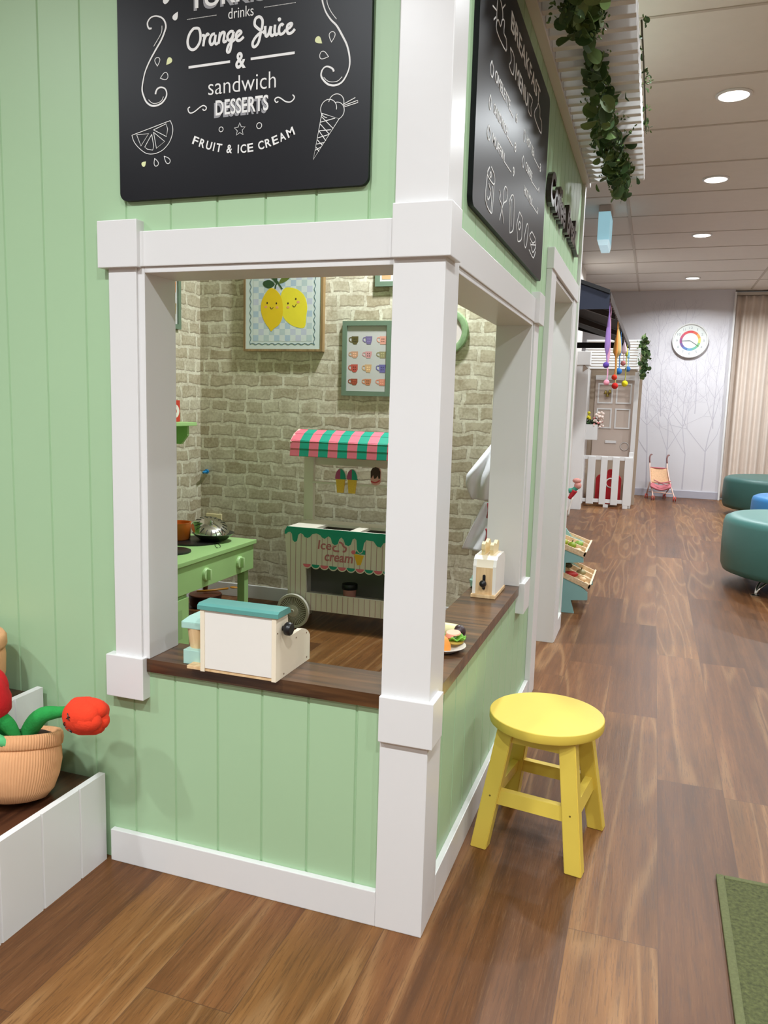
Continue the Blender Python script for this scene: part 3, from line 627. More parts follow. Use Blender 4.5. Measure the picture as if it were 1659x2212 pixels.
# ------------------------------------------------------------------ stepped planter bench with plush tulips (left edge)
pb = thing('planter_bench', 'white stepped bench with dark wooden tops against the green wall', 'bench', (-1.2, -0.6, 0))
def grooved_x(mb, x, y0, y1, z0, z1, g0, th=.018):
    prof = [(y0, x)]; k = math.ceil((y0 - g0) / .1275)
    while g0 + k * .1275 < y1:
        g = g0 + k * .1275; prof += [(g - .0035, x), (g - .001, x - .003), (g + .001, x - .003), (g + .0035, x)]; k += 1
    prof += [(y1, x), (y1, x - th), (y0, x - th)]
    mb.prism([(xx, yy) for yy, xx in prof], 'z', z0, z1)
b = MB(); grooved_x(b, -.858, -1.25, -.001, 0, .238, -.0965); b.build('front_panel', M_WHITE, pb)
b = MB(); grooved_x(b, -1.05, -1.25, -.001, .2, .441, -.0965); b.build('front_panel', M_WHITE, pb)
M_DKTOP = wood_mat('bench_dark_wood', (44, 24, 16), (84, 50, 32), 1, .3, .3)
b = MB(); b.box(-1.05, -.876, -1.25, -.001, .195, .218); b.build('lower_top', M_DKTOP, pb)
b = MB(); b.box(-1.6, -1.068, -1.25, -.001, .398, .421); b.build('upper_top', M_DKTOP, pb)
b = MB(); b.box(-1.6, -.858, -1.268, -1.25, 0, .238); b.build('end_panel', M_WHITE, pb)

M_CORD = pm('tan_corduroy', (212, 158, 112), 0.9, 0.1, 30); M_PLG = pm('green_plush', (32, 142, 62), 0.95, 0.18, 60, .3, 200); M_PLLG = pm('light_green_plush', (92, 186, 118), .95, .12, 60, .2, 200)
M_PLO = pm('orange_red_plush', (226, 58, 26), .95, .1, 60, .25, 220); M_PLR = pm('red_plush', (188, 18, 24), .95, .12, 60, .25, 220); M_SOIL = pm('dark_brown_plush', (58, 30, 22), .95, .2, 60)
PCX, PCY, PCZ = -0.985, -0.172, .224
pt = thing('plush_flower_pot', 'tan corduroy plush flower pot with two soft tulips, on bench', 'plush toy', (PCX, PCY, PCZ))
rib = lambda n, a: (lambda th, h: 1 + a * math.cos(n * th))
b = MB(); b.lathe([(0, .004), (.05, 0), (.070, .006), (.086, .026), (.096, .06), (.100, .095), (.097, .122), (.092, .134), (.088, .138)], (PCX, PCY, PCZ), 540, (-0.11, 0.26, 1), rib(96, .010)); b.build('pot', M_CORD, pt, smooth=True)
b = MB(); b.lathe([(.088, .128), (.095, .127), (.099, .132), (.1, .145), (.098, .158), (.093, .164), (.086, .162), (.084, .150)], (PCX, PCY, PCZ), 540, (-0.11, 0.26, 1), rib(96, .010)); b.build('rim', M_CORD, pt, smooth=True)
b = MB(); b.lathe([(0, .160), (.03, .163), (.06, .160), (.086, .150)], (PCX, PCY, PCZ), 24, (-0.11, 0.26, 1)); b.build('soil', M_SOIL, pt, smooth=True)
b = MB(); b.tube([(-.965, -.155, .368), (-.95, -.15, .405), (-.915, -.15, .442), (-.885, -.13, .447), (-.86, -.115, .447)], lambda t: .013 + .008 * math.sin(PI * min(1, t * 1.1 + .15)), 14, 4); b.build('stem', M_PLG, pt, smooth=True)
def tulip(name, c, d, L, R, mat, par, seg=24):
    d = Vector(d).normalized()
    m = MB(); m.lathe([(0, 0), (R * .55, .01 * L / .1), (R * .9, .25 * L), (R, .5 * L), (R * .86, .8 * L), (R * .7, .93 * L), (R * .2, .97 * L), (0, .9 * L)], c, seg, d, lambda th, h: 1 + .10 * max(0, h / L - .45) * math.cos(3 * th + .6) * 3)
    u = d.orthogonal().normalized(); w = d.cross(u); rt = d.to_track_quat('Z', 'Y').to_matrix()
    for k in range(3):
        th = k * 2 * PI / 3 + .5; m.ball(Vector(c) + d * L * .66 + (u * math.cos(th) + w * math.sin(th)) * R * .38, (R * .60, R * .60, L * .37), 20, rt)
    return m.build(name, mat, par, smooth=True)
oh = tulip('orange_tulip_head', (-.872, -.122, .444), (1, .02, .03), .110, .0455, M_PLO, pt)
# stitched sleeping face on the orange head
def onhead(u, z): # u along the head, z across; puts a stitch on the camera side
    R = .0455 * (.62 + .38 * math.sin(min(1, u / .06) * PI / 2)); y = -.122 - math.sqrt(max(1e-6, R * R - z * z)) - .0005
    return Vector((-.872 + u, y - .001, .444 + z + u * .03))
b = MB()
for s in ([(u_ + .012, z_) for u_, z_ in q_] for q_ in ([(.030, .020), (.034, .014), (.034, .008)], [(.034, .014), (.040, .013)], [(.030, .008), (.034, .010), (.040, .006)], [(.024, -.002), (.019, -.007), (.021, -.013), (.026, -.015)], [(.030, -.020), (.036, -.021), (.040, -.025)], [(.034, -.024), (.038, -.028)])):
    b.tube([onhead(*p) for p in s], .0011, 6, 3)
b.build('stitched_face', M_BLACK, oh)
b = MB(); b.tube([(-.99, -.17, .37), (-1.0, -.19, .41), (-1.01, -.205, .455)], .017, 12, 3); b.build('stem', M_PLG, pt, smooth=True)
tulip('red_tulip_head', (-1.005, -.212, .432), (-.12, -.05, 1), .125, .052, M_PLR, pt)
def plush_leaf(pts, w, mat, par):
    m = MB(); q = spline(pts, 5); n = len(q)
    for s in range(1):
        m.tube(q, lambda t: max(.002, w * math.sin(PI * (t * .9 + .08))), 12)
    m.build('leaf', mat, par, smooth=True)
plush_leaf([(-.955, -.18, .372), (-.97, -.195, .42), (-.985, -.212, .452), (-1.0, -.21, .462)], .018, M_PLG, pt)
plush_leaf([(-.99, -.20, .375), (-1.01, -.235, .405), (-1.04, -.25, .43)], .024, M_PLG, pt)
plush_leaf([(-.955, -.205, .380), (-.975, -.222, .398), (-.99, -.232, .420)], .013, M_PLLG, pt)
pt2 = thing('plush_flower_pot', 'tan plush pot partly seen at left on the upper bench step', 'plush toy', (-1.182, -.12, .4215))
b = MB(); b.lathe([(0, .004), (.05, 0), (.066, .006), (.082, .03), (.092, .075), (.094, .12), (.090, .15)], (-1.182, -.12, .4215), 180, (0, 0, 1), rib(60, .010)); b.build('pot', M_CORD, pt2, smooth=True)
b = MB(); b.lathe([(.08, .14), (.094, .141), (.098, .15), (.097, .17), (.09, .18), (.08, .175)], (-1.182, -.12, .4215), 180, (0, 0, 1), rib(72, .009)); b.build('rim', M_CORD, pt2, smooth=True)

# ------------------------------------------------------------------ green rug
M_RUG = pm('green_woven_rug', (80, 84, 48), .95, 1.0, 110, 1.0, 170); M_RUGE = pm('rug_binding', (98, 102, 66), .95, .3, 150, .5, 260)
rg = thing('rug', 'flat woven olive green rug with stitched edge at lower right', 'rug', (1.2, -.4, 0))
b = MB(); b.box(.672, 2.0, -1.4, .497, 0.0005, .009); b.build('pile', M_RUG, rg)
b = MB(); b.box(.655, .675, -1.4, .508, 0.0005, .012, .004); b.box(.675, 2.0, .492, .508, .0005, .012, .004); b.build('binding', M_RUGE, rg)

# ------------------------------------------------------------------ toy coffee machine on the counter
Z0 = .5605
M_TEAL = pm('teal_toy_paint', (88, 150, 142), .45, .05, 20); M_MINT = pm('mint_toy_paint', (170, 208, 196), .45, .03); M_TOYW = pm('white_toy_paint', (232, 228, 220), .4, .02)
tm = thing('toy_coffee_machine', 'white wooden toy coffee machine with teal lid on the front counter', 'toy coffee machine', (-.46, .07, Z0))
b = MB(); b.box(-.60, -.372, -.018, .165, Z0, Z0 + .008, .001); b.build('base', M_NATWOOD, tm)
b = MB(); b.box(-.560, -.372, -.020, -.010, Z0 + .008, .712, .001); b.build('back_panel', M_TOYW, tm)
side = [(-.022, Z0), (.166, Z0), (.166, .624), (.155, .636), (.140, .645), (.115, .652), (.085, .651), (.066, .651), (.052, .656), (.045, .668), (.040, .690), (.036, .712), (-.022, .712)]
for x in (-.372, -.560):
    b = MB(); b.prism(side, 'x', x, x + .011); sd = b.build('side_panel', M_CREAM, tm)
    if x > -.5:
        for yy, zz in ((-.014, .675), (.085, .638), (.145, .634), (.148, Z0 + .010), (.02, Z0 + .008)):
            b = MB(); b.cyl((x + .0108, yy, zz), (x + .0114, yy, zz), .0022, seg=10); b.build('screw', pm('toy_screw', (112, 84, 62), .5), sd)
b = MB(); b.prism([(-.025, .712), (.042, .712), (.038, .724), (.032, .727), (-.018, .727), (-.025, .722)], 'x', -.566, -.355); b.build('lid', M_TEAL, tm)
b = MB(); b.box(-.549, -.372, .02, .035, Z0 + .008, .712); b.box(-.549, -.372, .035, .16, Z0 + .008, .615); b.build('front_panel', M_TOYW, tm)
b = MB(); b.cyl((-.361, .012, .681), (-.354, .012, .681), .006); b.lathe([(0, 0), (.013, 0), (.0155, .003), (.0155, .012), (.013, .016), (0, .016)], (-.354, .012, .681), 20, (1, 0, 0), rib(10, .03)); b.build('knob', M_BLACK, tm, smooth=40)
b = MB(); b.box(-.640, -.560, .02, .11, .646, .662, .002); b.hull([(-.640, .02, .662), (-.560, .02, .662), (-.560, .11, .662), (-.640, .11, .662)], [(-.628, .04, .674), (-.560, .03, .664), (-.560, .10, .664), (-.628, .09, .674)]); b.build('spout', M_MINT, tm)
b = MB(); b.lathe([(0, 0), (.024, 0), (.030, .05), (.0, .05)], (-.606, .050, .596), 20); b.build('wooden_beaker', M_NATWOOD, tm, smooth=40)
b = MB(); b.box(-.628, -.561, .01, .12, Z0 + .0002, .596, .0015); b.build('drip_block', M_MINT, tm)

# ------------------------------------------------------------------ toy toaster and toast
tt = thing('toy_toaster', 'cream wooden toy toaster with black lever on the side counter', 'toy toaster', (-.088, 1.072, Z0))
b = MB(); b.box(-.131, -.046, .978, 1.165, Z0, Z0 + .012, .002); b.build('base', M_NATWOOD, tt)
arch = [(.990, Z0 + .012), (1.155, Z0 + .012), (1.155, .668), (1.146, .690), (1.128, .700), (1.018, .700), (1.000, .690), (.990, .668)]
for x in (-.128, -.060):
    b = MB(); b.prism(arch, 'x', x, x + .011); b.build('side_panel', M_TOYW, tt)
b = MB(); b.box(-.117, -.060, .990, .996, Z0 + .012, .664); b.build('front_panel', M_NATWOOD, tt)
b = MB(); b.prism([(.990, .664), (1.002, .664), (1.010, .684), (1.06, .693), (1.14, .693), (1.15, .672), (1.155, .672), (1.150, .693), (1.135, .700), (1.018, .700), (1.000, .690)], 'x', -.117, -.060); b.box(-.117, -.060, 1.15, 1.155, Z0 + .012, .67); b.build('top_shell', M_CREAM, tt)
b = MB(); b.prism(rrect(-.0935, -.0835, .588, .640, .0048), 'y', .9885, .9903); b.build('slot', M_BLACK, tt)
b = MB(); b.cyl((-.0885, .991, .606), (-.0885, .974, .606), .004); b.ball((-.0885, .972, .612), .0125, 16); b.build('lever', M_BLACK, tt, smooth=True)
M_TOAST = pm('toy_bread', (232, 212, 166), .6, .06, 40)
tst = None
for i, x in enumerate((-.103, -.076)):
    pr = [(1.03 + (q - 1.03) * .82, z) for q, z in ((1.03, .60), (1.14, .60), (1.14, .712), (1.150, .722), (1.146, .738), (1.125, .745), (1.10, .739), (1.085, .735), (1.07, .739), (1.045, .745), (1.024, .738), (1.020, .722), (1.03, .712))]
    b = MB(); b.prism(pr, 'x', x - .006, x + .006)
    if i: b.bm.transform(Matrix.Translation((0, .012, -.004)))
    tag(b.build('toy_toast', M_TOAST), ['left toy bread slice standing in the toaster', 'right toy bread slice standing in the toaster'][i], 'toy food', 'bread slices in the toaster')
c = MB(); c.lathe([(0, 0), (.016, 0), (.020, .004), (.020, .016), (.023, .018), (.023, .026), (.017, .030), (.014, .040), (.006, .046), (0, .047)], (-.148, 1.14, Z0), 24)
tag(c.build('toy_cupcake', M_MINT, smooth=40), 'small mint green toy cup just behind the wooden toaster', 'toy cup')

# ------------------------------------------------------------------ plate with toy food next to the post
pl_ = thing('plate', 'round white plate with moulded rim on the side counter', 'plate', (-.068, .375, Z0))
b = MB(); b.lathe([(0, .004), (.035, .004), (.043, .010), (.060, .016), (.0605, .0145), (.045, .006), (.036, 0), (0, 0)], (-.068, .375, Z0), 48); b.build('dish', pm('white_plate', (238, 232, 222), .3, .02), pl_, smooth=50)
M_BUN = pm('orange_toy_bun', (226, 146, 58), .55, .1, 30); M_LET = pm('toy_lettuce', (108, 168, 44), .55, .25, 40); M_HAM = pm('toy_ham', (226, 170, 140), .55, .08, 30)
b = MB(); b.lathe([(0, 0), (.022, 0), (.025, .006), (.023, .020), (.016, .034), (.007, .041), (0, .042)], (-.066, .350, Z0 + .0045), 24); tag(b.build('toy_bun', M_BUN, smooth=True), 'orange domed toy bun on the white plate beside the post', 'toy food')
sw = thing('toy_sandwich', 'toy sandwich with green lettuce and ham on the white plate', 'toy food', (-.045, .402, Z0 + .012))
b = MB()
def lett(u, v):
    th = 2 * PI * u; r = .004 + .027 * v; w = .004 * v * math.sin(7 * th)
    return (-.045 + r * math.cos(th), .402 + r * .8 * math.sin(th), Z0 + .022 + w + .010 * v * v)
b.sheet(lett, 40, 6); b.build('lettuce', M_LET, sw, solid=.003, smooth=True)
b = MB(); b.lathe([(0, 0), (.022, 0), (.026, .004), (.024, .008), (0, .008)], (-.045, .402, Z0 + .0145), 20); b.build('bread', pm('toy_brown_crust', (172, 142, 48), .6), sw, smooth=40)
b = MB(); b.lathe([(0, 0), (.019, 0), (.021, .003), (.019, .006), (0, .006)], (-.050, .408, Z0 + .036), 20, (.1, -.1, 1)); b.build('ham', M_HAM, sw, smooth=40)
b = MB(); b.lathe([(0, 0), (.012, 0), (.013, .003), (0, .005)], (-.055, .388, Z0 + .034), 16, (-.1, -.3, 1)); b.build('tomato', pm('toy_tomato', (176, 84, 30), .5), sw, smooth=40)
tf = thing('toy_food_roll', 'dark brown and pale yellow toy roll lying behind the plate', 'toy food', (-.075, .50, Z0))
b = MB(); b.tube([(-.10, .50, Z0 + .020), (-.075, .50, Z0 + .0195), (-.060, .495, Z0 + .0195)], .0185, 18); b.build('wrapper', pm('pale_yellow_toy', (222, 214, 160), .5, .08, 50), tf, smooth=40)
b = MB(); b.ball((-.052, .49, Z0 + .0205), (.018, .018, .019), 18); b.build('end', pm('dark_plum_toy', (52, 32, 34), .4, .2, 40), tf, smooth=True)

# ------------------------------------------------------------------ play kitchen
KX0, KX1, KY0, KY1, KZ = -2.19, -1.60, 1.25, 2.20, .45
pk = thing('play_kitchen', 'sage green wooden play kitchen against the brick wall', 'play kitchen', (-1.9, 1.72, 0))
b = MB(); b.box(KX0, KX1, KY0, KY1, KZ - .022, KZ, .003); b.build('worktop', M_KGREEN, pk)
b = MB(); b.box(KX1 - .034, KX1 - .012, KY0 + .01, KY1 - .015, .29, KZ - .022, .002); b.build('control_panel', M_KGREEN, pk)
b = MB(); b.box(KX0 + .02, KX1 - .034, KY1 - .037, KY1 - .015, .29, KZ - .022, .002); b.build('end_panel', M_KGREEN, pk)
for yy in (2.028, 1.70):
    m = MB(); c0 = Vector((KX1 - .012, yy, .352)); m.lathe([(0, 0), (.033, 0), (.033, .008), (.029, .013), (0, .013)], c0, 28, (1, 0, 0))
    m.box(KX1 - .004, KX1 + .020, yy - .008, yy + .008, .325, .379, .005); m.build('knob', pm('pale_green_knob', (184, 218, 156), .4), pk, smooth=40)
for x, yy in ((KX1 - .055, KY1 - .055), (KX0 + .05, KY1 - .055), (KX0 + .05, KY0 + .05), (KX1 - .055, KY0 + .05)):
    b = MB(); b.box(x - .022, x + .022, yy - .022, yy + .022, 0, KZ - .022, .002); b.build('leg', M_KGREEN, pk)
cab = MB(); cab.box(KX0 + .02, KX1 - .03, KY0 + .01, 1.56, .02, .285, .003); co_ = cab.build('cabinet', M_KGREEN, pk)
m = MB(); m.box(KX1 - .030, KX1 - .016, KY0 + .03, 1.555, .035, .27, .002); dr = m.build('door', M_KGREEN, pk)
m = MB(); m.box(KX1 - .016, KX1 - .0155, 1.40, 1.50, .08, .22); m.build('door_panel', pm('kitchen_green_shade', (150, 186, 122), .5), dr)
b = MB(); b.box(KX0, KX0 + .02, KY0, KY1 - .03, KZ, 1.06, .002); b.build('back_board', M_KGREEN, pk)
b = MB(); b.box(KX0, -2.115, KY1 - .045, KY1, KZ, 1.055, .002); b.build('upright', M_KGREEN, pk)
b = MB(); b.box(KX0, -1.975, KY0 - .02, KY1 + .0, 1.058, 1.078, .003); b.build('shelf', M_KGREEN, pk)
b = MB(); b.prism([(KX0, 1.058), (-2.01, 1.058), (-2.01, 1.005), (-2.05, .955), (KX0, .955)], 'y', KY1 - .045, KY1 - .025); b.build('shelf_bracket', M_KGREEN, pk)
M_BURN = pm('hob_black', (24, 22, 22), .4, .1)
b = MB(); b.lathe([(0, 0), (.145, 0), (.145, .008), (.13, .010), (0, .010)], (-1.86, 1.985, KZ), 40); b.build('hob_plate', M_BURN, pk, smooth=40)
b = MB(); b.lathe([(0, 0), (.10, 0), (.10, .008), (.095, .010), (0, .010)], (-1.80, 1.68, KZ), 36); b.build('hob_plate', M_BURN, pk, smooth=40)
po = thing('toy_pot', 'orange toy pot standing on the black kitchen hob', 'toy pot', (-1.99, 1.98, KZ + .01))
b = MB(); b.lathe([(0, .002), (.06, 0), (.066, .006), (.070, .085), (.073, .092), (.068, .092), (.064, .012), (0, .010)], (-1.945, 1.96, KZ + .0102), 36); b.build('bowl', pm('orange_enamel', (208, 108, 36), .35), po, smooth=50)
fp = thing('toy_frying_pan', 'small black toy frying pan on the green worktop beside hob', 'toy pan', (-1.845, 2.05, KZ + .0105))
b = MB(); b.lathe([(0, .003), (.07, 0), (.108, .036), (.112, .036), (.073, .004), (0, .006)], (-1.775, 2.04, KZ + .0104), 36, fx=None); b.build('bowl', pm('dark_steel', (88, 92, 84), .25, .1, metal=.8), fp, smooth=50)
b = MB(); b.tube([(-1.868, 2.08, KZ + .045), (-1.88, 2.10, KZ + .075), (-1.895, 2.115, KZ + .105)], .010, 10, 3); b.build('handle', M_BLACK, fp, smooth=True)
sv = thing('toy_colander', 'shiny steel toy colander lid tilted inside the black toy pan', 'toy colander', (-1.85, 2.05, KZ + .06))
b = MB(); dd = Vector((.42, -.35, 1)); b.lathe([(.02, .030), (.06, .024), (.090, .010), (.098, 0), (.102, 0), (.092, .014), (.06, .029), (.02, .034)], (-1.80, 2.05, KZ + .066), 40, dd); b.build('dish', M_CHROME, sv, smooth=50)
b = MB(); b.lathe([(0, 0), (.006, 0), (.008, .012), (.010, .018), (0, .022)], Vector((-1.80, 2.05, KZ + .066)) + dd.normalized() * .031, 14, dd); b.build('lid_knob', M_CHROME, sv, smooth=True)
b = MB()
for i in range(18):
    th = 2 * PI * i / 18; u = dd.orthogonal().normalized(); v = dd.normalized().cross(u); c0 = Vector((-1.80, 2.05, KZ + .066)); q = u * math.cos(th) + v * math.sin(th)
    b.tube([c0 + q * .088 + dd.normalized() * .0155, c0 + q * .06 + dd.normalized() * .0295], .0022, 5)
b.build('slots', M_BLACK, sv)
wk = thing('toy_whisk', 'thin wire toy whisk lying on the green kitchen worktop', 'toy whisk', (-1.70, 1.93, KZ))
b = MB()
for s in (-1, 1): b.tube([(-1.73, 1.99, KZ + .002), (-1.70, 1.95 + s * .018, KZ + .002), (-1.66, 1.90 + s * .02, KZ + .002), (-1.645, 1.88 + s * .006, KZ + .002)], .0013, 6, 4)
b.build('wires', pm('dark_wire', (70, 74, 54), .4, metal=.6), wk, smooth=True)
b = MB(); b.lathe([(0, 0), (.019, 0), (.020, .004), (.020, .10), (.016, .11), (0, .11)], (-1.70, 1.475, KZ + .0003), 24)
tag(b.build('toy_bottle', pm('pink_toy_bottle', (226, 146, 160), .4), smooth=40), 'pink toy bottle standing at left on the green kitchen worktop', 'toy bottle')
bx = thing('toy_box', 'red and white toy packet standing on the green kitchen shelf', 'toy packet', (-2.08, 2.07, 1.0782))
b = MB(); b.box(-2.12, -2.05, 2.06, 2.15, 1.0784, 1.195, .002); b.build('carton', pm('red_packet', (200, 60, 44), .5), bx)
b = MB(); b.lathe([(0, 0), (.036, 0), (.036, .0012), (0, .0012)], (-2.05, 2.105, 1.136), 28, (1, 0, 0)); b.build('round_label', pm('white_label', (230, 224, 216), .5), bx)
b = MB(); b.lathe([(0, 0), (.016, 0), (.016, .0008), (0, .0008)], (-2.0488, 2.10, 1.136), 20, (1, 0, 0)); b.build('red_spot', MATS['red_packet'], bx)
b = MB(); b.ball((-2.168, 1.98, .745), (.02, .022, .022), 14); tag(b.build('knob_ornament', pm('pale_yellow_toy', (222, 214, 160), .5), smooth=True), 'small pale yellow round toy on the kitchen back board', 'toy')
pn = thing('toy_saucepan', 'dark toy saucepan on the floor underneath the play kitchen', 'toy pan', (-2.0, 2.33, 0))
b = MB(); b.lathe([(0, .004), (.07, 0), (.085, .012), (.092, .07), (.096, .07), (.088, .01), (.07, -.0), (0, 0)], (-2.0, 2.32, .001), 32); b.build('bowl', pm('dark_maroon_enamel', (66, 36, 32), .35), pn, smooth=50)
b = MB(); b.cyl((-2.0, 2.32, .0995), (-2.0, 2.32, .126), .013, .017, 14); b.lathe([(.0, .012), (.05, .010), (.092, 0), (.094, -.004), (.05, .004), (0, .006)], (-2.0, 2.32, .077), 32); b.build('lid', pm('brown_pan_lid', (92, 50, 34), .35), pn, smooth=40)
b = MB(); b.tube([(-2.02, 2.26, .10), (-1.95, 2.30, .104), (-1.87, 2.36, .112)], .006, 8); b.ball((-1.845, 2.38, .115), (.026, .018, .006), 14)
tag(b.build('toy_spoon', pm('amber_wood', (190, 130, 44), .4, .15, 20), smooth=True), 'amber toy wooden spoon resting on the pan below the kitchen', 'toy spoon')

# ------------------------------------------------------------------ ice cream cart
M_CARTW = pm('cart_cream_white', (226, 218, 204), .45, .03, 6); M_PINKL = pm('cart_pink_line', (178, 128, 132), .5); M_CTEAL = pm('cart_teal', (22, 152, 126), .45, .05, 12)
M_CPINK = pm('cart_pink', (226, 112, 128), .5, .06, 12); M_DUSTY = pm('dusty_pink_letter', (186, 112, 116), .5); M_SMOKE = pm('cart_window_grey', (128, 128, 120), .3, .03)
ic = thing('ice_cream_cart', 'toy ice cream cart with striped canopy, teal icing drips and spoked wheel', 'toy cart', (-1.05, 2.3, 0))
FX0, FX1, FY = -1.405, -.70, 2.15
b = MB()
outer = [(FX0, .520), (FX0 + .012, .545), (FX1 - .012, .545), (FX1, .520), (FX1 - .022, .235), (FX1 - .03, .10), (FX0 + .085, .118), (FX0 + .03, .118), (FX0 + .022, .235)]
hole = [(-1.282, .340), (-1.277, .207), (-1.268, .196), (-.838, .196), (-.829, .207), (-.824, .340)]
# front panel as strips round the window
b.prism([(FX0, .520), (FX0 + .012, .545), (FX1 - .012, .545), (FX1, .520), (FX1 - .014, .340), (FX0 + .014, .340)], 'y', FY, FY + .012)
b.prism([(FX0 + .014, .340), (-1.282, .340), (-1.277, .196), (FX0 + .027, .196)], 'y', FY, FY + .012)
b.prism([(-.824, .340), (FX1 - .014, .340), (FX1 - .027, .196), (-.829, .196)], 'y', FY, FY + .012)
b.prism([(FX0 + .027, .196), (FX1 - .027, .196), (FX1 - .03, .102), (FX0 + .085, .102), (FX0 + .034, .118)], 'y', FY, FY + .012)
b.build('front_panel', M_CARTW, ic)
PC = lambda a, z, d: (a, FY - .0003 - d, z)
b = MB(); x = FX0 + .035
while x < FX1 - .02:
    inwin = -1.282 < x < -.824
    b.stroke([(x, .345 if inwin else .125), (x, .535)], .0022, PC, 0, th=.0004)
    if inwin: b.stroke([(x, .105), (x, .194)], .0022, PC, 0, th=.0004)
    x += .0305
b.build('printed_lines', M_PINKL, ic)
# icing drips
b = MB(); dr = [(FX0 - .001, .505), (FX0, .522), (FX0 + .014, .5465), (FX1 - .014, .5465), (FX1, .522), (FX1 + .001, .50)]
low = []; xs = [FX1 - .01]; g = random.Random(4)
prof = [(-1.396, .505), (-1.385, .515), (-1.372, .518), (-1.362, .508), (-1.358, .475), (-1.345, .464), (-1.332, .472), (-1.325, .505), (-1.312, .516), (-1.298, .510), (-1.288, .497), (-1.272, .492), (-1.256, .500), (-1.244, .515), (-1.22, .521), (-1.198, .513), (-1.186, .500), (-1.172, .496), (-1.160, .505), (-1.150, .511), (-1.138, .503), (-1.130, .476), (-1.115, .467), (-1.098, .474), (-1.090, .500), (-1.078, .511), (-1.066, .500), (-1.056, .474), (-1.038, .468), (-1.024, .478), (-1.016, .505), (-1.004, .512), (-.994, .504), (-.990, .455), (-.976, .438), (-.960, .446), (-.952, .490), (-.94, .508), (-.90, .505), (-.88, .48), (-.86, .476), (-.845, .50), (-.80, .51), (-.76, .475), (-.73, .47), (-.705, .50)]
b.blob(dr + [p for p in reversed(prof)], PC, th=.003); b.build('icing_print', M_CTEAL, ic)
b = MB(); b.stroke(prof, .004, lambda a, z, d: PC(a, z - .001, d), 2, th=.0022); b.build('icing_outline', M_CARTW, ic)
for i in range(10):
    x0 = -1.298 + i * .0502
    pts = [(x0, .352)] + [(x0 + .025 - .025 * math.cos(PI * j / 10), .352 - .021 * math.sin(PI * j / 10)) for j in range(1, 10)] + [(x0 + .050, .352)]
    m = MB(); m.mi = 1; m.blob([(a, z - .003 if 0 < j < 10 else z) for j, (a, z) in enumerate(pts)], PC, th=.0016); m.mi = 0; m.blob([(x0 + .025 + (a - x0 - .025) * .88, .352 + (z - .352) * .85) for a, z in pts], PC, th=.0026)
    m.build('scallop', [M_CPINK if i % 2 == 0 else M_CTEAL, M_CARTW], ic)
b = MB(); b.text('Ice', (-1.212, -1.135, .438, .486), PC, th=.0015, bold=.012, shear=.1); b.build('lettering', M_DUSTY, ic); b = MB(); b.text('cream', (-1.172, -1.012, .378, .414), PC, th=.0015, bold=.018, shear=.15); b.build('lettering', M_DUSTY, ic); b = MB()
b.stroke([(-1.090, .436), (-1.118, .437), (-1.125, .452), (-1.112, .462), (-1.104, .476), (-1.090, .484), (-1.074, .478), (-1.066, .464), (-1.052, .456), (-1.056, .440), (-1.070, .436)], .009, PC, 4, th=.0015)
b.build('cloud_print', M_DUSTY, ic)
m = MB(); m.blob([(-1.008, .430), (-.952, .424), (-.968, .374), (-.988, .372)], PC, th=.0012); m.mi = 1; m.blob([(-1.010 + .012 * math.cos(q * PI / 6), .438 + .011 * math.sin(q * PI / 6)) for q in range(12)], PC, th=.0014)
m.mi = 2; m.blob([(-1.0, .432), (-.993, .448), (-.985, .437), (-.972, .444), (-.962, .455), (-.944, .452), (-.944, .43)], PC, th=.0014); m.build('ice_cream_print', [pm('print_yellow', (232, 182, 44), .5), M_CPINK, M_CTEAL], ic)
# carcass
b = MB(); b.box(FX0 + .025, FX1 - .025, FY + .012, 2.45, .118, .13); b.build('shelf_floor', M_CARTW, ic)
b = MB(); b.box(FX0 + .025, FX1 - .025, 2.44, 2.452, .118, .53); b.build('back_panel', M_SMOKE, ic)
for x in (FX0 + .014, FX1 - .026):
    b = MB(); b.box(x, x + .012, FY + .012, 2.44, .12, .53); b.build('side_panel', M_CARTW, ic)
b = MB()
for x0, x1, y0, y1 in [(FX0 + .012, FX1 - .012, FY + .012, 2.172), (FX0 + .012, FX1 - .012, 2.335, 2.455), (FX0 + .012, -1.235, 2.172, 2.335), (-1.04, -.985, 2.172, 2.335), (-.80, FX1 - .012, 2.172, 2.335)]: b.box(x0, x1, y0, y1, .53, .545)
b.build('top', M_CARTW, ic)
for x0, x1 in ((-1.235, -1.04), (-.985, -.80)):
    b = MB(); b.box(x0, x1, 2.172, 2.335, .455, .46); b.build('tub_well', M_SMOKE, ic)
for x in (-1.425, -.735):
    b = MB(); b.box(x, x + .058, 2.425, 2.453, .545, .99, .002); b.build('post', M_CARTW, ic)
b = MB(); b.box(-1.37, -.735, 2.405, 2.45, .757, .767, .001); b.build('cone_rail', M_CARTW, ic)
b = MB(); b.box(-1.37, -.735, 2.445, 2.453, .86, .905, .001); b.build('top_rail', M_CARTW, ic)
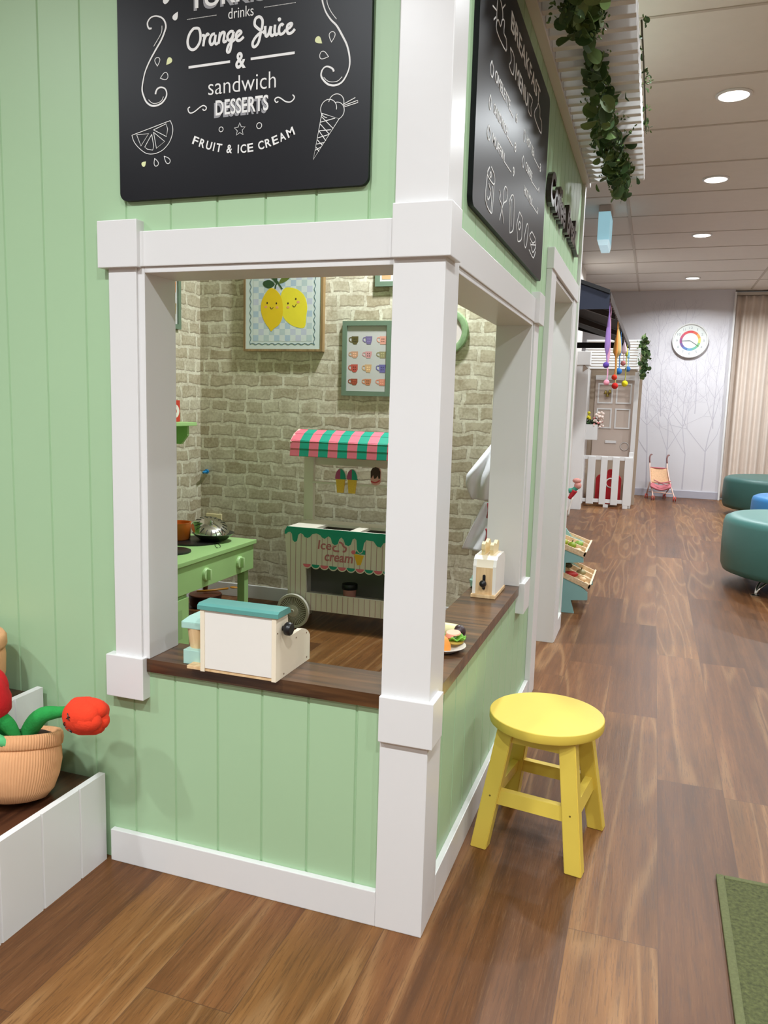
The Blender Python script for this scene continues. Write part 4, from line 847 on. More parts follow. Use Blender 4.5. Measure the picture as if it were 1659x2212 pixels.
# striped canopy
b = MB(); n = 14; x0, x1 = -1.445, -.665
path = [(2.455, 1.045), (2.40, 1.052), (2.34, 1.030), (2.296, .995), (2.292, .99), (2.286, .952), (2.282, .912)]
for i in range(n):
    a, c = x0 + (x1 - x0) * i / n, x0 + (x1 - x0) * (i + 1) / n; b.mi = i % 2
    for p, q in zip(path, path[1:]):
        b.hull([(a, p[0], p[1]), (c, p[0], p[1]), (c, q[0], q[1]), (a, q[0], q[1])], [(a, p[0], p[1] + .003), (c, p[0], p[1] + .003), (c, q[0] - .002, q[1] + .003), (a, q[0] - .002, q[1] + .003)])
b.build('canopy', [M_CPINK, M_CTEAL], ic)
for x in (-1.449, -.664):
    b = MB(); b.prism([(2.46, .955), (2.46, 1.05), (2.40, 1.056), (2.335, 1.03), (2.288, .990), (2.30, .968), (2.40, .965)], 'x', x, x + .012); b.build('canopy_end', pm('pale_pink_paint', (232, 190, 180), .5), ic)
M_WHEEL = pm('wheel_grey', (196, 192, 178), .5); M_WHEELD = pm('wheel_dark', (112, 108, 92), .5)
wx, wy, wz = -1.340, 2.125, .094
b = MB(); b.lathe([(.093, 0), (.094, .004), (.094, .014), (.092, .018), (.080, .018), (.078, .014), (.078, .004), (.080, 0)], (wx, wy + .009, wz), 48, (0, -1, 0), loop=True); wh = b.build('wheel', M_WHEEL, ic, smooth=40)
b = MB(); b.lathe([(0, 0), (.079, 0), (.079, .006), (0, .006)], (wx, wy + .003, wz), 40, (0, -1, 0)); b.build('disc', M_WHEELD, wh, smooth=40)
b = MB()
for i in range(40):
    th = 2 * PI * i / 40; b.tube([(wx + .03 * math.cos(th), wy - .004, wz + .03 * math.sin(th)), (wx + .075 * math.cos(th), wy - .004, wz + .075 * math.sin(th))], .0019, 5)
b.build('spokes', M_WHEEL, wh)
b = MB(); b.lathe([(0, 0), (.034, 0), (.030, .006), (.012, .008), (.010, .012), (.005, .012), (.004, .006), (0, .006)], (wx, wy - .002, wz), 28, (0, -1, 0)); b.build('hub', M_WHEEL, wh, smooth=40)
b = MB(); b.cyl((wx, wy + .005, wz), (wx, 2.40, wz), .006); b.build('axle', M_WHEELD, ic)
for x in (-.80,):
    b = MB(); b.box(x, x + .04, 2.18, 2.42, 0, .118, .002); b.build('rest_leg', M_CARTW, ic)
b = MB(); b.box(-1.40, -1.37, 2.40, 2.44, 0.0, .12, .002); b.build('rest_leg', M_CARTW, ic)
# cones standing in the rail, and the tub in the window
M_WAF = pm('toy_waffle', (232, 184, 60), .55, .2, 120)
def toy_cone(x, lab):
    t = thing('toy_ice_cream_cone', lab, 'toy ice cream', (x, 2.398, .715), 0, 'toy ices in the cart rail')
    m = MB(); m.prism([(x - .026, .79), (x + .026, .79), (x + .018, .715), (x - .018, .715)], 'y', 2.390, 2.403); m.build('wafer', M_WAF, t)
    m = MB(); m.mi = 0; m.prism([(x - .030 + .0, .790)] + [(x - .030 * math.cos(q * PI / 16), .795 + .050 * math.sin(q * PI / 16)) for q in range(0, 9)] + [(x, .79)], 'y', 2.389, 2.404)
    m.mi = 1; m.prism([(x, .790)] + [(x - .030 * math.cos(q * PI / 16), .795 + .050 * math.sin(q * PI / 16)) for q in range(8, 17)] + [(x + .030, .79)], 'y', 2.389, 2.404)
    m.mi = 2; m.tube([(x - .029 * math.cos(q * PI / 12), 2.3965, .796 + .051 * math.sin(q * PI / 12)) for q in range(13)], .003, 6)
    m.build('scoop', [pm('toy_scoop_plum', (176, 72, 118), .5), M_CTEAL, pm('toy_white_edge', (236, 222, 222), .5)], t)
    return t
toy_cone(-1.190, 'left toy waffle cone with pink and teal scoop in cart rail'); toy_cone(-1.122, 'right toy waffle cone with pink and teal scoop in cart rail')
t = thing('toy_ice_lolly', 'toy chocolate topped pink ice lolly in the cart rail', 'toy ice cream', (-.985, 2.398, .768))
m = MB(); m.prism(rrect(-1.013, -.957, .768, .866, .026), 'y', 2.391, 2.403); m.build('body', pm('toy_lolly_pink', (222, 158, 150), .5), t)
m = MB(); m.prism([(-1.012, .805), (-1.013, .842), (-1.002, .861), (-.985, .868), (-.968, .861), (-.957, .842), (-.958, .808), (-.966, .802), (-.972, .822), (-.982, .806), (-.992, .803), (-.998, .824), (-1.006, .81)], 'y', 2.389, 2.391); m.build('chocolate', pm('toy_chocolate', (62, 26, 18), .4), t)
m = MB(); m.stroke([(-1.01, .788), (-.985, .782), (-.960, .796)], .008, lambda a, z, d: (a, 2.391 - d, z), 3); m.build('stripe', pm('toy_lolly_red', (206, 70, 80), .5), t)
t = thing('toy_ice_cream_tub', 'pink toy tub with black lid inside the cart display', 'toy tub', (-1.085, 2.3, .13))
m = MB(); m.lathe([(0, 0), (.031, 0), (.037, .073), (0, .073)], (-1.085, 2.3, .1302), 28); m.build('cup', pm('toy_tub_pink', (208, 138, 128), .5), t, smooth=40)
m = MB(); m.lathe([(0, 0), (.042, 0), (.044, .006), (.044, .020), (.041, .028), (0, .030)], (-1.085, 2.3, .2033), 28); m.build('lid', M_BLACK, t, smooth=40)

# ------------------------------------------------------------------ pictures and small things on the brick walls
PB = lambda a, z, d: (a, YB - .03 - d, z)
def frame(name, lab, x0, x1, z0, z1, fw, fmat, pmat, dep=.032, pd=.024):
    t = thing(name, lab, 'picture', ((x0 + x1) / 2, YB, z0)); 
    m = MB(); m.box(x0, x1, YB - dep, YB - .001, z0, z0 + fw); m.box(x0, x1, YB - dep, YB - .001, z1 - fw, z1); m.box(x0, x0 + fw, YB - dep, YB - .001, z0 + fw, z1 - fw); m.box(x1 - fw, x1, YB - dep, YB - .001, z0 + fw, z1 - fw); m.build('frame', fmat, t)
    m = MB(); m.box(x0 + fw, x1 - fw, YB - pd, YB - .001, z0 + fw, z1 - fw); m.build('print', pmat, t)
    return t
M_TANF = wood_mat('tan_frame_wood', (126, 100, 64), (166, 136, 92), 2, .5, 0); M_SAGEF = pm('dark_sage_frame', (108, 128, 108), .45)
lp = frame('lemon_picture', 'wood framed picture of two smiling lemons on blue check', -1.897, -1.392, 1.492, 2.10, .013, M_TANF, pm('art_paper', (206, 214, 210), .6, .02), .034, .030)
PL = lambda a, z, d: (a, YB - .0302 - d, z)
m = MB(); g = random.Random(2); nx = 11; cw = .375 / nx; xa = -1.834
for i in range(nx):
    for j in range(13):
        m.mi = g.choice([0, 1, 2]) if (i + j) % 2 == 0 else 3
        xx, zz = xa + i * cw, 1.550 + j * cw
        m.blob([(xx, zz), (xx + cw, zz), (xx + cw, zz + cw), (xx, zz + cw)], PL, th=.0004)
m.build('check_print', [pm('check_blue', (172, 190, 204), .6), pm('check_lilac', (190, 194, 208), .6), pm('check_grey', (182, 196, 196), .6), pm('check_white', (208, 214, 210), .6)], lp)
m = MB(); wav = [(-1.852 + .004 * math.sin(z * 2 * PI / .042), z) for z in [1.532 + k * .006 for k in range(92)]]; m.stroke(wav, .0035, PL, 0, th=.0008)
m.stroke([(-1.444 + .004 * math.sin(z * 2 * PI / .042), z) for z in [1.532 + k * .006 for k in range(92)]], .0035, PL, 0, th=.0008)
m.stroke([(x, 1.534 + .004 * math.sin(x * 2 * PI / .042)) for x in [-1.854 + k * .006 for k in range(70)]], .0035, PL, 0, th=.0008); m.build('wavy_border', pm('art_teal_line', (84, 112, 120), .6), lp)
def poly_sp(pts): return [(v.x, v.y) for v in spline([(a, z, 0) for a, z in pts], 5, True)]
LA = lambda q: -1.783 + (q + 1.798) * 1.095
LB = lambda q: -1.660 + (q + 1.692) * 1.23
m = MB(); m.blob(poly_sp([(LA(q), z) for q, z in [(-1.735, 1.850), (-1.770, 1.825), (-1.795, 1.775), (-1.798, 1.720), (-1.780, 1.665), (-1.752, 1.625), (-1.738, 1.606), (-1.720, 1.622), (-1.690, 1.645), (-1.672, 1.69), (-1.672, 1.76), (-1.69, 1.815)]]), PL, th=.0012); m.build('lemon', pm('art_lemon', (226, 190, 20), .6, .06, 20), lp)
m = MB(); m.blob(poly_sp([(LB(q), z) for q, z in [(-1.672, 1.845), (-1.64, 1.850), (-1.60, 1.835), (-1.568, 1.80), (-1.554, 1.745), (-1.558, 1.69), (-1.565, 1.630), (-1.600, 1.626), (-1.64, 1.645), (-1.672, 1.68), (-1.692, 1.74), (-1.69, 1.805)]]), PL, th=.001); m.build('lemon', pm('art_lemon_pale', (232, 214, 50), .6, .06, 20), lp)
m = MB(); m.blob(poly_sp([(-1.696, 1.870), (-1.728, 1.894), (-1.768, 1.886), (-1.766, 1.862), (-1.728, 1.848)]), PL, th=.0014); m.blob(poly_sp([(-1.686, 1.876), (-1.713, 1.90), (-1.758, 1.93), (-1.723, 1.93), (-1.683, 1.915)]), PL, th=.0016)
m.stroke([(-1.693, 1.845), (-1.688, 1.868), (-1.673, 1.885)], .008, PL, 3, th=.0018); m.stroke([(-1.648, 1.842), (-1.668, 1.868), (-1.688, 1.895)], .008, PL, 3, th=.0018); m.build('leaves', pm('art_leaf_dark', (44, 74, 40), .6), lp)
m = MB(); m.blob(poly_sp([(-1.668, 1.874), (-1.628, 1.884), (-1.593, 1.91), (-1.568, 1.94), (-1.608, 1.938), (-1.653, 1.905)]), PL, th=.0014); m.build('leaves', pm('art_leaf_olive', (96, 110, 40), .6), lp)
m = MB()
for cx, cz in ((LA(-1.762), 1.766), (LA(-1.708), 1.763), (LB(-1.652), 1.762), (LB(-1.612), 1.786)): m.blob([(cx + .0048 * math.cos(q * PI / 5), cz + .0056 * math.sin(q * PI / 5)) for q in range(10)], PL, th=.0018)
m.stroke([(LA(q), z) for q, z in [(-1.744, 1.744), (-1.740, 1.734), (-1.732, 1.733), (-1.726, 1.742)]], .003, PL, 3, th=.0018); m.stroke([(LB(q), z) for q, z in [(-1.628, 1.752), (-1.622, 1.742), (-1.614, 1.746), (-1.610, 1.758)]], .003, PL, 3, th=.0018); m.build('faces', pm('art_ink', (48, 30, 22), .6), lp)
m = MB()
for cx, cz in ((LA(-1.770), 1.744), (LA(-1.704), 1.740), (LB(-1.652), 1.740), (LB(-1.600), 1.768)): m.blob([(cx + .010 * math.cos(q * PI / 6), cz + .007 * math.sin(q * PI / 6)) for q in range(12)], PL, th=.0015)
m.build('cheeks', pm('art_blush', (226, 160, 110), .6), lp)
mp_ = frame('mug_picture', 'green framed print of twelve colourful mugs on brick wall', -1.275, -.985, 1.248, 1.662, .026, M_SAGEF, pm('grey_white_print_paper', (196, 194, 190), .6, .02), .022, .012)
PM = lambda a, z, d: (a, YB - .0122 - d, z)
cols = [(92, 82, 40), (120, 108, 150), (222, 158, 140), (196, 150, 122), (206, 150, 150), (150, 142, 104), (186, 84, 70), (206, 166, 122), (110, 104, 160), (150, 70, 48), (198, 128, 90), (218, 140, 116)]
for i in range(12):
    r, c = divmod(i, 3); cx, cz = -1.204 + c * .083, 1.556 - r * .0755 - (.004 if r else 0); h = .022 if r in (0, 2) else .018
    m = MB(); k = i % 3
    if k == 0: body = [(-.018, h), (.022, h), (.022, -h * .3), (.012, -h), (-.006, -h), (-.018, -h * .3)]
    elif k == 1: body = [(-.018, h), (.022, h), (.021, 0), (.014, -h), (-.010, -h), (-.017, 0)]
    else: body = [(-.017, h), (.023, h), (.020, -h), (-.013, -h)]
    m.mi = 0; m.blob([(cx + a, cz + z) for a, z in body], PM, th=.0006)
    m.stroke([(cx - .016, cz + h * .7), (cx - .030, cz + h * .6), (cx - .031, cz - h * .1), (cx - .016, cz - h * .5)], .005, PM, 4, th=.0006)
    m.mi = 1
    for q in range(4): a, z = cx - .006 + .011 * (q % 2) + .003, cz - .006 + .013 * (q // 2); m.blob([(a + .0035 * math.cos(s * PI / 4), z + .0035 * math.sin(s * PI / 4)) for s in range(8)], PM, th=.0009)
    dk = tuple(int(v * .6) for v in cols[i]) if i % 2 == 0 else tuple(min(255, int(v * 1.3)) for v in cols[i])
    m.build('mug_print', [pm('mug_%d' % i, cols[i], .6), pm('mug_dot_%d' % i, dk, .6)], mp_)
m3 = frame('mug_picture', 'green framed picture, only its lower corner showing below window header', -1.088, -.80, 1.846, 2.26, .026, M_SAGEF, MATS['grey_white_print_paper'], .022, .012)
m = MB(); m.blob([(-1.05, 1.885), (-1.0, 1.885), (-1.0, 1.94), (-1.055, 1.94)], PM, th=.0006); m.build('mug_print', pm('mug_tan', (206, 160, 116), .6), m3)
t = thing('mug_picture', 'green framed picture on left brick wall, seen past the window frame', 'picture', (XL, 2.2, 1.6))
m = MB(); y0, y1, z0, z1 = 2.09, 2.378, 1.598, 2.01; fw = .026
m.box(XL + .001, XL + .022, y0, y1, z0, z0 + fw); m.box(XL + .001, XL + .022, y0, y1, z1 - fw, z1); m.box(XL + .001, XL + .022, y0, y0 + fw, z0 + fw, z1 - fw); m.box(XL + .001, XL + .022, y1 - fw, y1, z0 + fw, z1 - fw); m.build('frame', M_SAGEF, t)
m = MB(); m.box(XL + .001, XL + .012, y0 + fw, y1 - fw, z0 + fw, z1 - fw); m.build('print', MATS['grey_white_print_paper'], t)
m = MB(); PX = lambda a, z, d: (XL + .0122 + d, a, z)
for i, (cz, cc) in enumerate(((1.71, (150, 132, 84)), (1.83, (190, 130, 76)), (1.92, (206, 150, 150)))):
    m.mi = i; m.blob([(2.31, cz - .03), (2.338, cz - .03), (2.345, cz + .03), (2.305, cz + .03)], PX); m.blob([(2.22, cz - .03), (2.25, cz - .03), (2.257, cz + .03), (2.213, cz + .03)], PX)
m.build('mug_print', [pm('mug_l%d' % i, c, .6) for i, c in enumerate(((150, 132, 84), (190, 130, 76), (206, 150, 150)))], t)
t = thing('wall_clock', 'round clock with green mosaic rim, half hidden behind the corner post', 'clock', (-.675, YB, 1.6))
m = MB(); m.lathe([(.085, 0), (.120, 0), (.124, .010), (.118, .022), (.100, .026), (.088, .022)], (-.675, YB - .001, 1.602), 48, (0, -1, 0), loop=True); m.build('rim', pm('green_mosaic', (134, 160, 118), .5, .4, 40), t, smooth=40)
m = MB(); m.lathe([(0, 0), (.09, 0), (.09, .012), (0, .012)], (-.675, YB - .001, 1.602), 40, (0, -1, 0)); m.build('face', pm('pinkish_clock_face', (220, 206, 202), .5), t)
m = MB()
for a, L in ((.7, .05), (2.2, .07)): m.stroke([(-.675, 1.602), (-.675 + L * math.sin(a), 1.602 + L * math.cos(a))], .004, lambda a_, z, d: (a_, YB - .0135 - d, z), 0, th=.001)
m.build('hands', M_BLACK, t)
t = thing('power_socket', 'cream wall plate with brown flower motif behind the toy pans', 'wall plate', (-2.11, YB, .40))
m = MB(); m.box(-2.167, -2.057, YB - .012, YB - .001, .405, .506, .003); m.build('plate', pm('cream_plastic', (232, 218, 172), .4), t)
m = MB()
for q in range(6): m.blob([(-2.118 + .017 * math.cos(q * PI / 3) + .010 * math.cos(s * PI / 4), .462 + .017 * math.sin(q * PI / 3) + .010 * math.sin(s * PI / 4)) for s in range(8)], lambda a, z, d: (a, YB - .0122 - d, z), th=.0008)
m.build('flower_motif', pm('motif_brown', (176, 120, 46), .5), t)
t = thing('wall_hook', 'small bright blue peg on the brick wall near the corner', 'hook', (-2.165, YB, .765))
m = MB(); m.cyl((-2.165, YB - .001, .765), (-2.165, YB - .012, .765), .014, seg=18); m.build('plate', pm('bright_blue_plastic', (30, 132, 190), .4), t, smooth=40)
m = MB(); m.tube([(-2.165, YB - .010, .765), (-2.160, YB - .05, .760), (-2.150, YB - .06, .768)], .007, 10, 4); m.build('peg', MATS['bright_blue_plastic'], t, smooth=True)
# apron on its hook
M_APRON = pm('white_cotton', (226, 226, 232), .85, .04, 12, .2, 90)
t = thing('wall_hook', 'white wall hook carrying the hanging white apron', 'hook', (-.392, YB, 1.03))
m = MB(); m.box(-.404, -.380, YB - .008, YB - .001, 1.0, 1.06, .003); m.tube([(-.392, YB - .008, 1.02), (-.392, YB - .035, 1.012), (-.392, YB - .042, 1.03)], .005, 8, 4); m.build('hook', M_TOYW, t, smooth=40)
t = thing('apron', 'crumpled white child apron hanging on the brick wall', 'apron', (-.40, YB - .07, .52))
def apr(u, v):
    z = 1.03 - v * .32; sp_ = .02 + .14 * min(1, v * 1.7) * (1 - .45 * max(0, v - .75) * 2)
    a = (u - .5) * 2; x = -.360 + a * sp_ * .9 - .012 * v
    y = YB - .045 - .035 * math.cos(a * 1.5) - .016 * math.sin(9 * a + 5 * v) * min(1, v * 2) - .05 * math.sin(PI * v)
    return (x, y, z)
m = MB(); m.sheet(apr, 40, 30); m.build('bib', M_APRON, t, smooth=True, solid=.003)
def apr2(u, v):
    z = .70 - v * .27; a = (u - .5) * 2; sp_ = .06 + .07 * v
    return (-.355 + a * sp_ - .045 * v, YB - .05 - .02 * math.sin(6 * a + 3 * v) - .02 * math.cos(a), z)
m = MB(); m.sheet(apr2, 30, 20); m.build('skirt', M_APRON, t, smooth=True, solid=.003)
m = MB(); m.tube([(-.384, YB - .115, .70), (-.378, YB - .12, .66), (-.388, YB - .10, .62)], .006, 8, 3); m.tube([(-.392, YB - .10, .56), (-.386, YB - .10, .53), (-.392, YB - .10, .48)], .005, 8, 3); m.build('red_ribbon', pm('dark_red_ribbon', (150, 34, 44), .6), t, smooth=True)
# ------------------------------------------------------------------ down the hall: grocery stand
M_GTEAL = pm('grocery_teal', (140, 186, 184), .5, .04, 12); M_TRAYW = wood_mat('pale_tray_wood', (206, 176, 136), (236, 212, 176), 1, .5, 0)
gs = thing('grocery_stand', 'teal stepped toy grocery stand beside the green shop wall', 'toy stand', (-.12, 3.3, 0))
prof = [(-.42, 0), (.045, 0), (.022, .078), (.118, .088), (.116, .132), (.10, .150), (-.02, .225), (-.02, .302), (.082, .312), (.080, .342), (.03, .375), (-.03, .392), (-.09, .47), (-.09, .60), (-.42, .60)]
for y in (3.09, 3.52):
    b = MB(); b.prism(prof, 'y', y, y + .016); b.build('side_panel', M_GTEAL, gs)
b = MB(); b.box(-.42, -.405, 3.106, 3.52, .0, .60); b.build('back_panel', M_GTEAL, gs)
def tray(z0, z1, x0, x1, lab, grp='produce trays of the grocery stand'):
    # tilted shallow wooden tray, low edge at x1
    t = thing('produce_tray', lab, 'tray', ((x0 + x1) / 2, 3.31, (z0 + z1) / 2), 0, grp)
    d = Vector((x1 - x0, 0, z1 - z0)).normalized(); n = Vector((-d.z, 0, d.x)); o = Vector((x0, 0, z0)); L = (Vector((x1, 0, z1)) - o).length
    def bx(m, a0, a1, y0, y1, h0, h1):
        P = lambda a, y, h: o + d * a + n * h + Vector((0, y, 0))
        m.hull([P(a0, y0, h0), P(a1, y0, h0), P(a1, y1, h0), P(a0, y1, h0)], [P(a0, y0, h1), P(a1, y0, h1), P(a1, y1, h1), P(a0, y1, h1)])
    m = MB(); bx(m, 0, L, 3.085, 3.54, 0, .006); m.build('floor_board', M_TRAYW, t)
    for y0 in (3.085, 3.236, 3.385, 3.530):
        m = MB(); bx(m, 0, L, y0, y0 + .010, .006, .030); m.build('divider', M_TRAYW, t)
    for a in (0, L - .010):
        m = MB(); bx(m, a, a + .010, 3.085, 3.54, .006, .036); m.build('rail', M_TRAYW, t)
    return lambda a, y, h: o + d * a + n * h + Vector((0, y, 0))
Pu = tray(.425, .342, -.16, .086, 'upper pale wooden produce tray of the teal stand')
Pl = tray(.255, .152, -.14, .122, 'lower pale wooden produce tray of the teal stand')
def food(name, c, r, rgb, lab, grp=None, top=None):
    t = thing(name, lab, 'toy food', c, 0, grp); m = MB(); m.ball(c, r, 14); m.build('body', pm('f_%d_%d_%d' % rgb, rgb, .5, .1, 30), t, smooth=True)
    if top: m = MB(); m.tube([Vector(c) + Vector((0, 0, r[2] * .8)), Vector(c) + Vector((.004, 0, r[2] + .012))], .003, 6); m.build('stem', pm('f_stem', top, .5), t)
food('toy_pear', Pu(.165, 3.165, .026), (.026, .026, .022), (130, 150, 30), 'green toy pear nearest the rail of the upper tray', 'toy greens in the upper tray', (60, 70, 30))
food('toy_pear', Pu(.115, 3.17, .026), (.024, .026, .020), (150, 158, 40), 'yellowish green toy pear at back of the upper tray', 'toy greens in the upper tray', (60, 70, 30))
food('toy_lime', Pu(.195, 3.31, .024), (.028, .03, .019), (120, 158, 60), 'green toy lime in middle bay of the upper tray', 'toy greens in the upper tray')
food('toy_mushroom', Pu(.21, 3.125, .020), (.020, .018, .013), (228, 208, 178), 'cream toy mushroom at the front edge of upper tray')
food('toy_tomato', Pl(.15, 3.15, .026), (.045, .026, .019), (176, 40, 34), 'long red toy vegetable in near bay of lower tray')
food('toy_egg', Pl(.225, 3.16, .024), (.024, .022, .017), (222, 186, 140), 'cream toy egg beside red vegetable in lower tray')
food('toy_aubergine', Pl(.10, 3.31, .028), (.04, .026, .021), (70, 74, 50), 'dark olive toy vegetable in middle bay of lower tray', None, (44, 36, 26))
food('toy_carrot', Pl(.20, 3.31, .028), (.03, .022, .020), (150, 140, 96), 'pale olive toy vegetable in middle bay of lower tray', None, (44, 36, 26))

# ------------------------------------------------------------------ black awning of the next shop front, with felt pompom cones
M_NAVY = pm('navy_fabric', (30, 36, 54), .8, .08, 20); M_BLKF = pm('black_awning_fabric', (16, 16, 20), .7, .1, 20); M_GRAPH = pm('graphite_metal', (74, 68, 66), .4, metal=.4)
aw2 = thing('shop_awning', 'black sloping shop awning with scalloped edge further down the hall', 'awning', (-.2, 5.6, 2.0))
ya, yb_ = 3.66, 7.72; xo, zo, xi, zi = .10, 1.945, -.495, 2.165
b = MB(); b.prism([(xo, zo), (xi, zi), (xi, zi - .02), (xo, zo - .02)], 'y', ya, yb_); b.build('canopy', M_BLKF, aw2)
b = MB(); b.prism([(xo, zo - .005), (xi, zi - .005), (xi, 1.84), (xo, 1.84)], 'y', ya - .006, ya - .001); b.build('end_panel', M_NAVY, aw2)
b = MB(); b.prism([(xo + .0, zo + .012), (xi, zi + .012), (xi, zi - .012), (xo, zo - .012)], 'y', ya - .02, ya - .006); b.build('end_trim', M_BLKF, aw2)
m = MB(); n = 34
pts = [(ya, zo)]
for i in range(n):
    y0 = ya + (yb_ - ya) * i / n; w = (yb_ - ya) / n
    pts += [(y0 + w * (.5 - .5 * math.cos(PI * j / 6)), 1.905 - .022 * math.sin(PI * j / 6)) for j in range(0, 6)]
pts += [(yb_, 1.905), (yb_, zo)]
m.prism(pts, 'x', xo, xo + .006); m.build('valance', M_GRAPH, aw2)
b = MB(); b.box(xi, xo, yb_ - .05, yb_, 1.905, 1.965); b.build('far_rail', M_BLKF, aw2)
b = MB(); b.prism([(xo - .02, 1.96), (xo - .02, 1.99), (xi, 2.17), (xi, 2.11)], 'y', yb_ - .04, yb_ - .01); b.build('far_rafter', M_BLKF, aw2)
for y in (4.6, 6.1):
    b = MB(); b.prism([(xo - .01, 1.92), (xi, 2.14), (xi, 2.08), (xo - .01, 1.88)], 'y', y, y + .03); b.build('rafter', M_GRAPH, aw2)
def pomcone(name, lab, x, y, ztop, zmid, zball, w, rgb, brgb, r=.02, hang=None):
    t = thing(name, lab, 'felt decoration', (x, y, ztop), 0, 'felt pompom cones under the awning')
    zc = ztop
    m = MB()
    def fn(u, v):
        z = ztop - .05 - v * (ztop - .05 - zmid); ww = w * math.sin(PI * min(1, v * .62 + .02)) if v < .8 else w * (math.sin(PI * .516)) * max(.06, (1 - v) / .2)
        return (x + math.cos(2 * PI * u) * ww, y + math.sin(2 * PI * u) * ww * .8, z)
    m.sheet(fn, 16, 14); m.build('cone', pm('felt_%d_%d_%d' % rgb, rgb, .95, .08, 60), t, smooth=True)
    m = MB(); m.tube([(x, y, ztop), (x, y, ztop - .06)], .003, 6); m.tube([(x, y, zmid + .01), (x + .004, y, (zmid + zball) / 2), (x, y, zball + r * .8)], .0045, 6, 4); m.build('cord', MATS['felt_%d_%d_%d' % rgb], t)
    m = MB(); m.ball((x, y, zball), r, 16); m.build('pompom', pm('pom_%d_%d_%d' % brgb, brgb, .95, .2, 120, .6, 200), t, smooth=True)
pomcone('felt_cone', 'purple felt cone with purple pompom, nearest under the awning', .095, 3.80, 1.90, 1.55, 1.500, .017, (150, 118, 184), (88, 60, 150))
pomcone('felt_cone', 'pink felt cone with pink pompom behind the purple cone', .092, 4.02, 1.90, 1.50, 1.395, .012, (224, 164, 194), (232, 150, 170))
pomcone('felt_cone', 'orange felt cone with red pompom in the pompom row', .10, 4.85, 1.90, 1.60, 1.465, .012, (216, 140, 62), (206, 52, 24), .022)
pomcone('felt_cone', 'golden felt cone with dark red pompom hanging lowest', .098, 5.06, 1.91, 1.62, 1.405, .032, (206, 176, 112), (196, 30, 24), .026)
pomcone('felt_cone', 'slim blue felt cone with blue pompom in the pompom row', .098, 5.55, 1.91, 1.66, 1.545, .014, (66, 120, 176), (44, 110, 180), .028)
pomcone('felt_cone', 'white and mauve felt cone with dusty pink pompom at back', .098, 6.35, 1.915, 1.74, 1.660, .028, (222, 196, 206), (190, 116, 116), .024)
pomcone('felt_cone', 'olive felt cone with yellow pompom in the pompom row', .10, 7.0, 1.915, 1.76, 1.49, .014, (178, 176, 60), (224, 206, 30), .032)
pomcone('felt_cone', 'pale blue felt cone with blue pompom, last of the row', .10, 7.6, 1.915, 1.78, 1.67, .014, (140, 186, 206), (60, 112, 176), .03)

# pilaster at the end of that shop
pil = struct('trim_3', (-.45, 8.2, 0))
b = MB(); b.box(-.60, -.365, 8.15, 8.30, 0, 1.90, .004); b.build('pilaster', M_WHITE, pil)
b = MB(); b.box(-.60, -.350, 8.13, 8.30, 1.74, 1.90, .004); b.build('capital', M_WHITE, pil)
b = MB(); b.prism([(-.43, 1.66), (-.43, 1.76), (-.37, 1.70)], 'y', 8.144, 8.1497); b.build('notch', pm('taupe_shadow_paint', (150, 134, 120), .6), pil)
# red and teal bundle poking out at the doorway side
tb = thing('toy_trolley', 'red and white toy bundle with teal band and thin white stick', 'toy', (-.40, 7.5, 0))
b = MB(); b.tube([(-.44, 7.5, 0.0), (-.425, 7.5, .12), (-.40, 7.5, .22)], .010, 8, 3); b.build('stick', M_TOYW, tb, smooth=True)
b = MB(); b.tube([(-.44, 7.5, .20), (-.41, 7.5, .25), (-.385, 7.5, .30)], lambda t: .018 + .02 * t, 10, 3); b.build('cone', pm('toy_red', (182, 34, 48), .6), tb, smooth=True)
b = MB(); b.tube([(-.45, 7.5, .29), (-.40, 7.5, .30), (-.36, 7.5, .335)], .028, 12, 3); b.build('band', pm('toy_teal_band', (62, 152, 128), .6), tb, smooth=True)
b = MB(); b.ball((-.352, 7.5, .355), (.042, .04, .042), 14); b.ball((-.365, 7.5, .41), (.05, .04, .03), 14); b.build('head', pm('toy_rosy', (206, 142, 132), .7, .35, 40), tb, smooth=True)

# ------------------------------------------------------------------ white play cottage
M_BEIGE = pm('beige_door_paint', (196, 180, 168), .55, .03); M_TAUPE = pm('taupe_wall', (178, 160, 140), .7, .03)
ct = thing('play_cottage', 'white play cottage front with slatted awning and picket gate', 'play cottage', (-.1, 8.8, 0))
b = MB(); b.box(-.46, .24, 9.05, 9.09, 0, 2.1); b.build('back_wall', M_TAUPE, ct)
b = MB(); b.box(-.46, -.40, 8.6, 9.05, 0, 1.72); b.build('side_wall', M_WHITE, ct)
for x, y in ((.150, 8.90), (.150, 8.60)):
    b = MB(); b.box(x, x + .055, y, y + .06, 0 if y > 8.7 else 0, 1.70 if y > 8.7 else .70, .004); b.build('post', M_WHITE, ct)
b = MB(); b.box(-.335, .15, 9.02, 9.05, .60, 1.64, .004); dd_ = b.build('door', M_BEIGE, ct)
for zx, zz in ((-.30, 1.30), (-.07, 1.30), (-.30, .98), (-.07, .98)):
    m = MB(); m.box(zx, zx + .018, 9.008, 9.02, zz, zz + .26); m.box(zx + .172, zx + .19, 9.008, 9.02, zz, zz + .26); m.box(zx + .018, zx + .172, 9.008, 9.02, zz, zz + .018); m.box(zx + .018, zx + .172, 9.008, 9.02, zz + .242, zz + .26); m.build('panel_moulding', M_WHITE, dd_)
m = MB(); m.box(-.17, -.03, 9.006, 9.02, .79, .825, .004); m.build('letter_slot', M_WHITE, dd_)
m = MB(); m.lathe([(.050, 0), (.058, .004), (.050, .008), (.044, .004)], (.075, 9.02, .755), 28, (0, -1, 0), loop=True); m.build('knob_ring', pm('pale_grey_ring', (190, 182, 176), .5), dd_, smooth=True)
b = MB(); b.box(-.335, .16, 8.98, 9.05, 1.60, 1.66, .004); b.build('lintel', M_WHITE, ct)
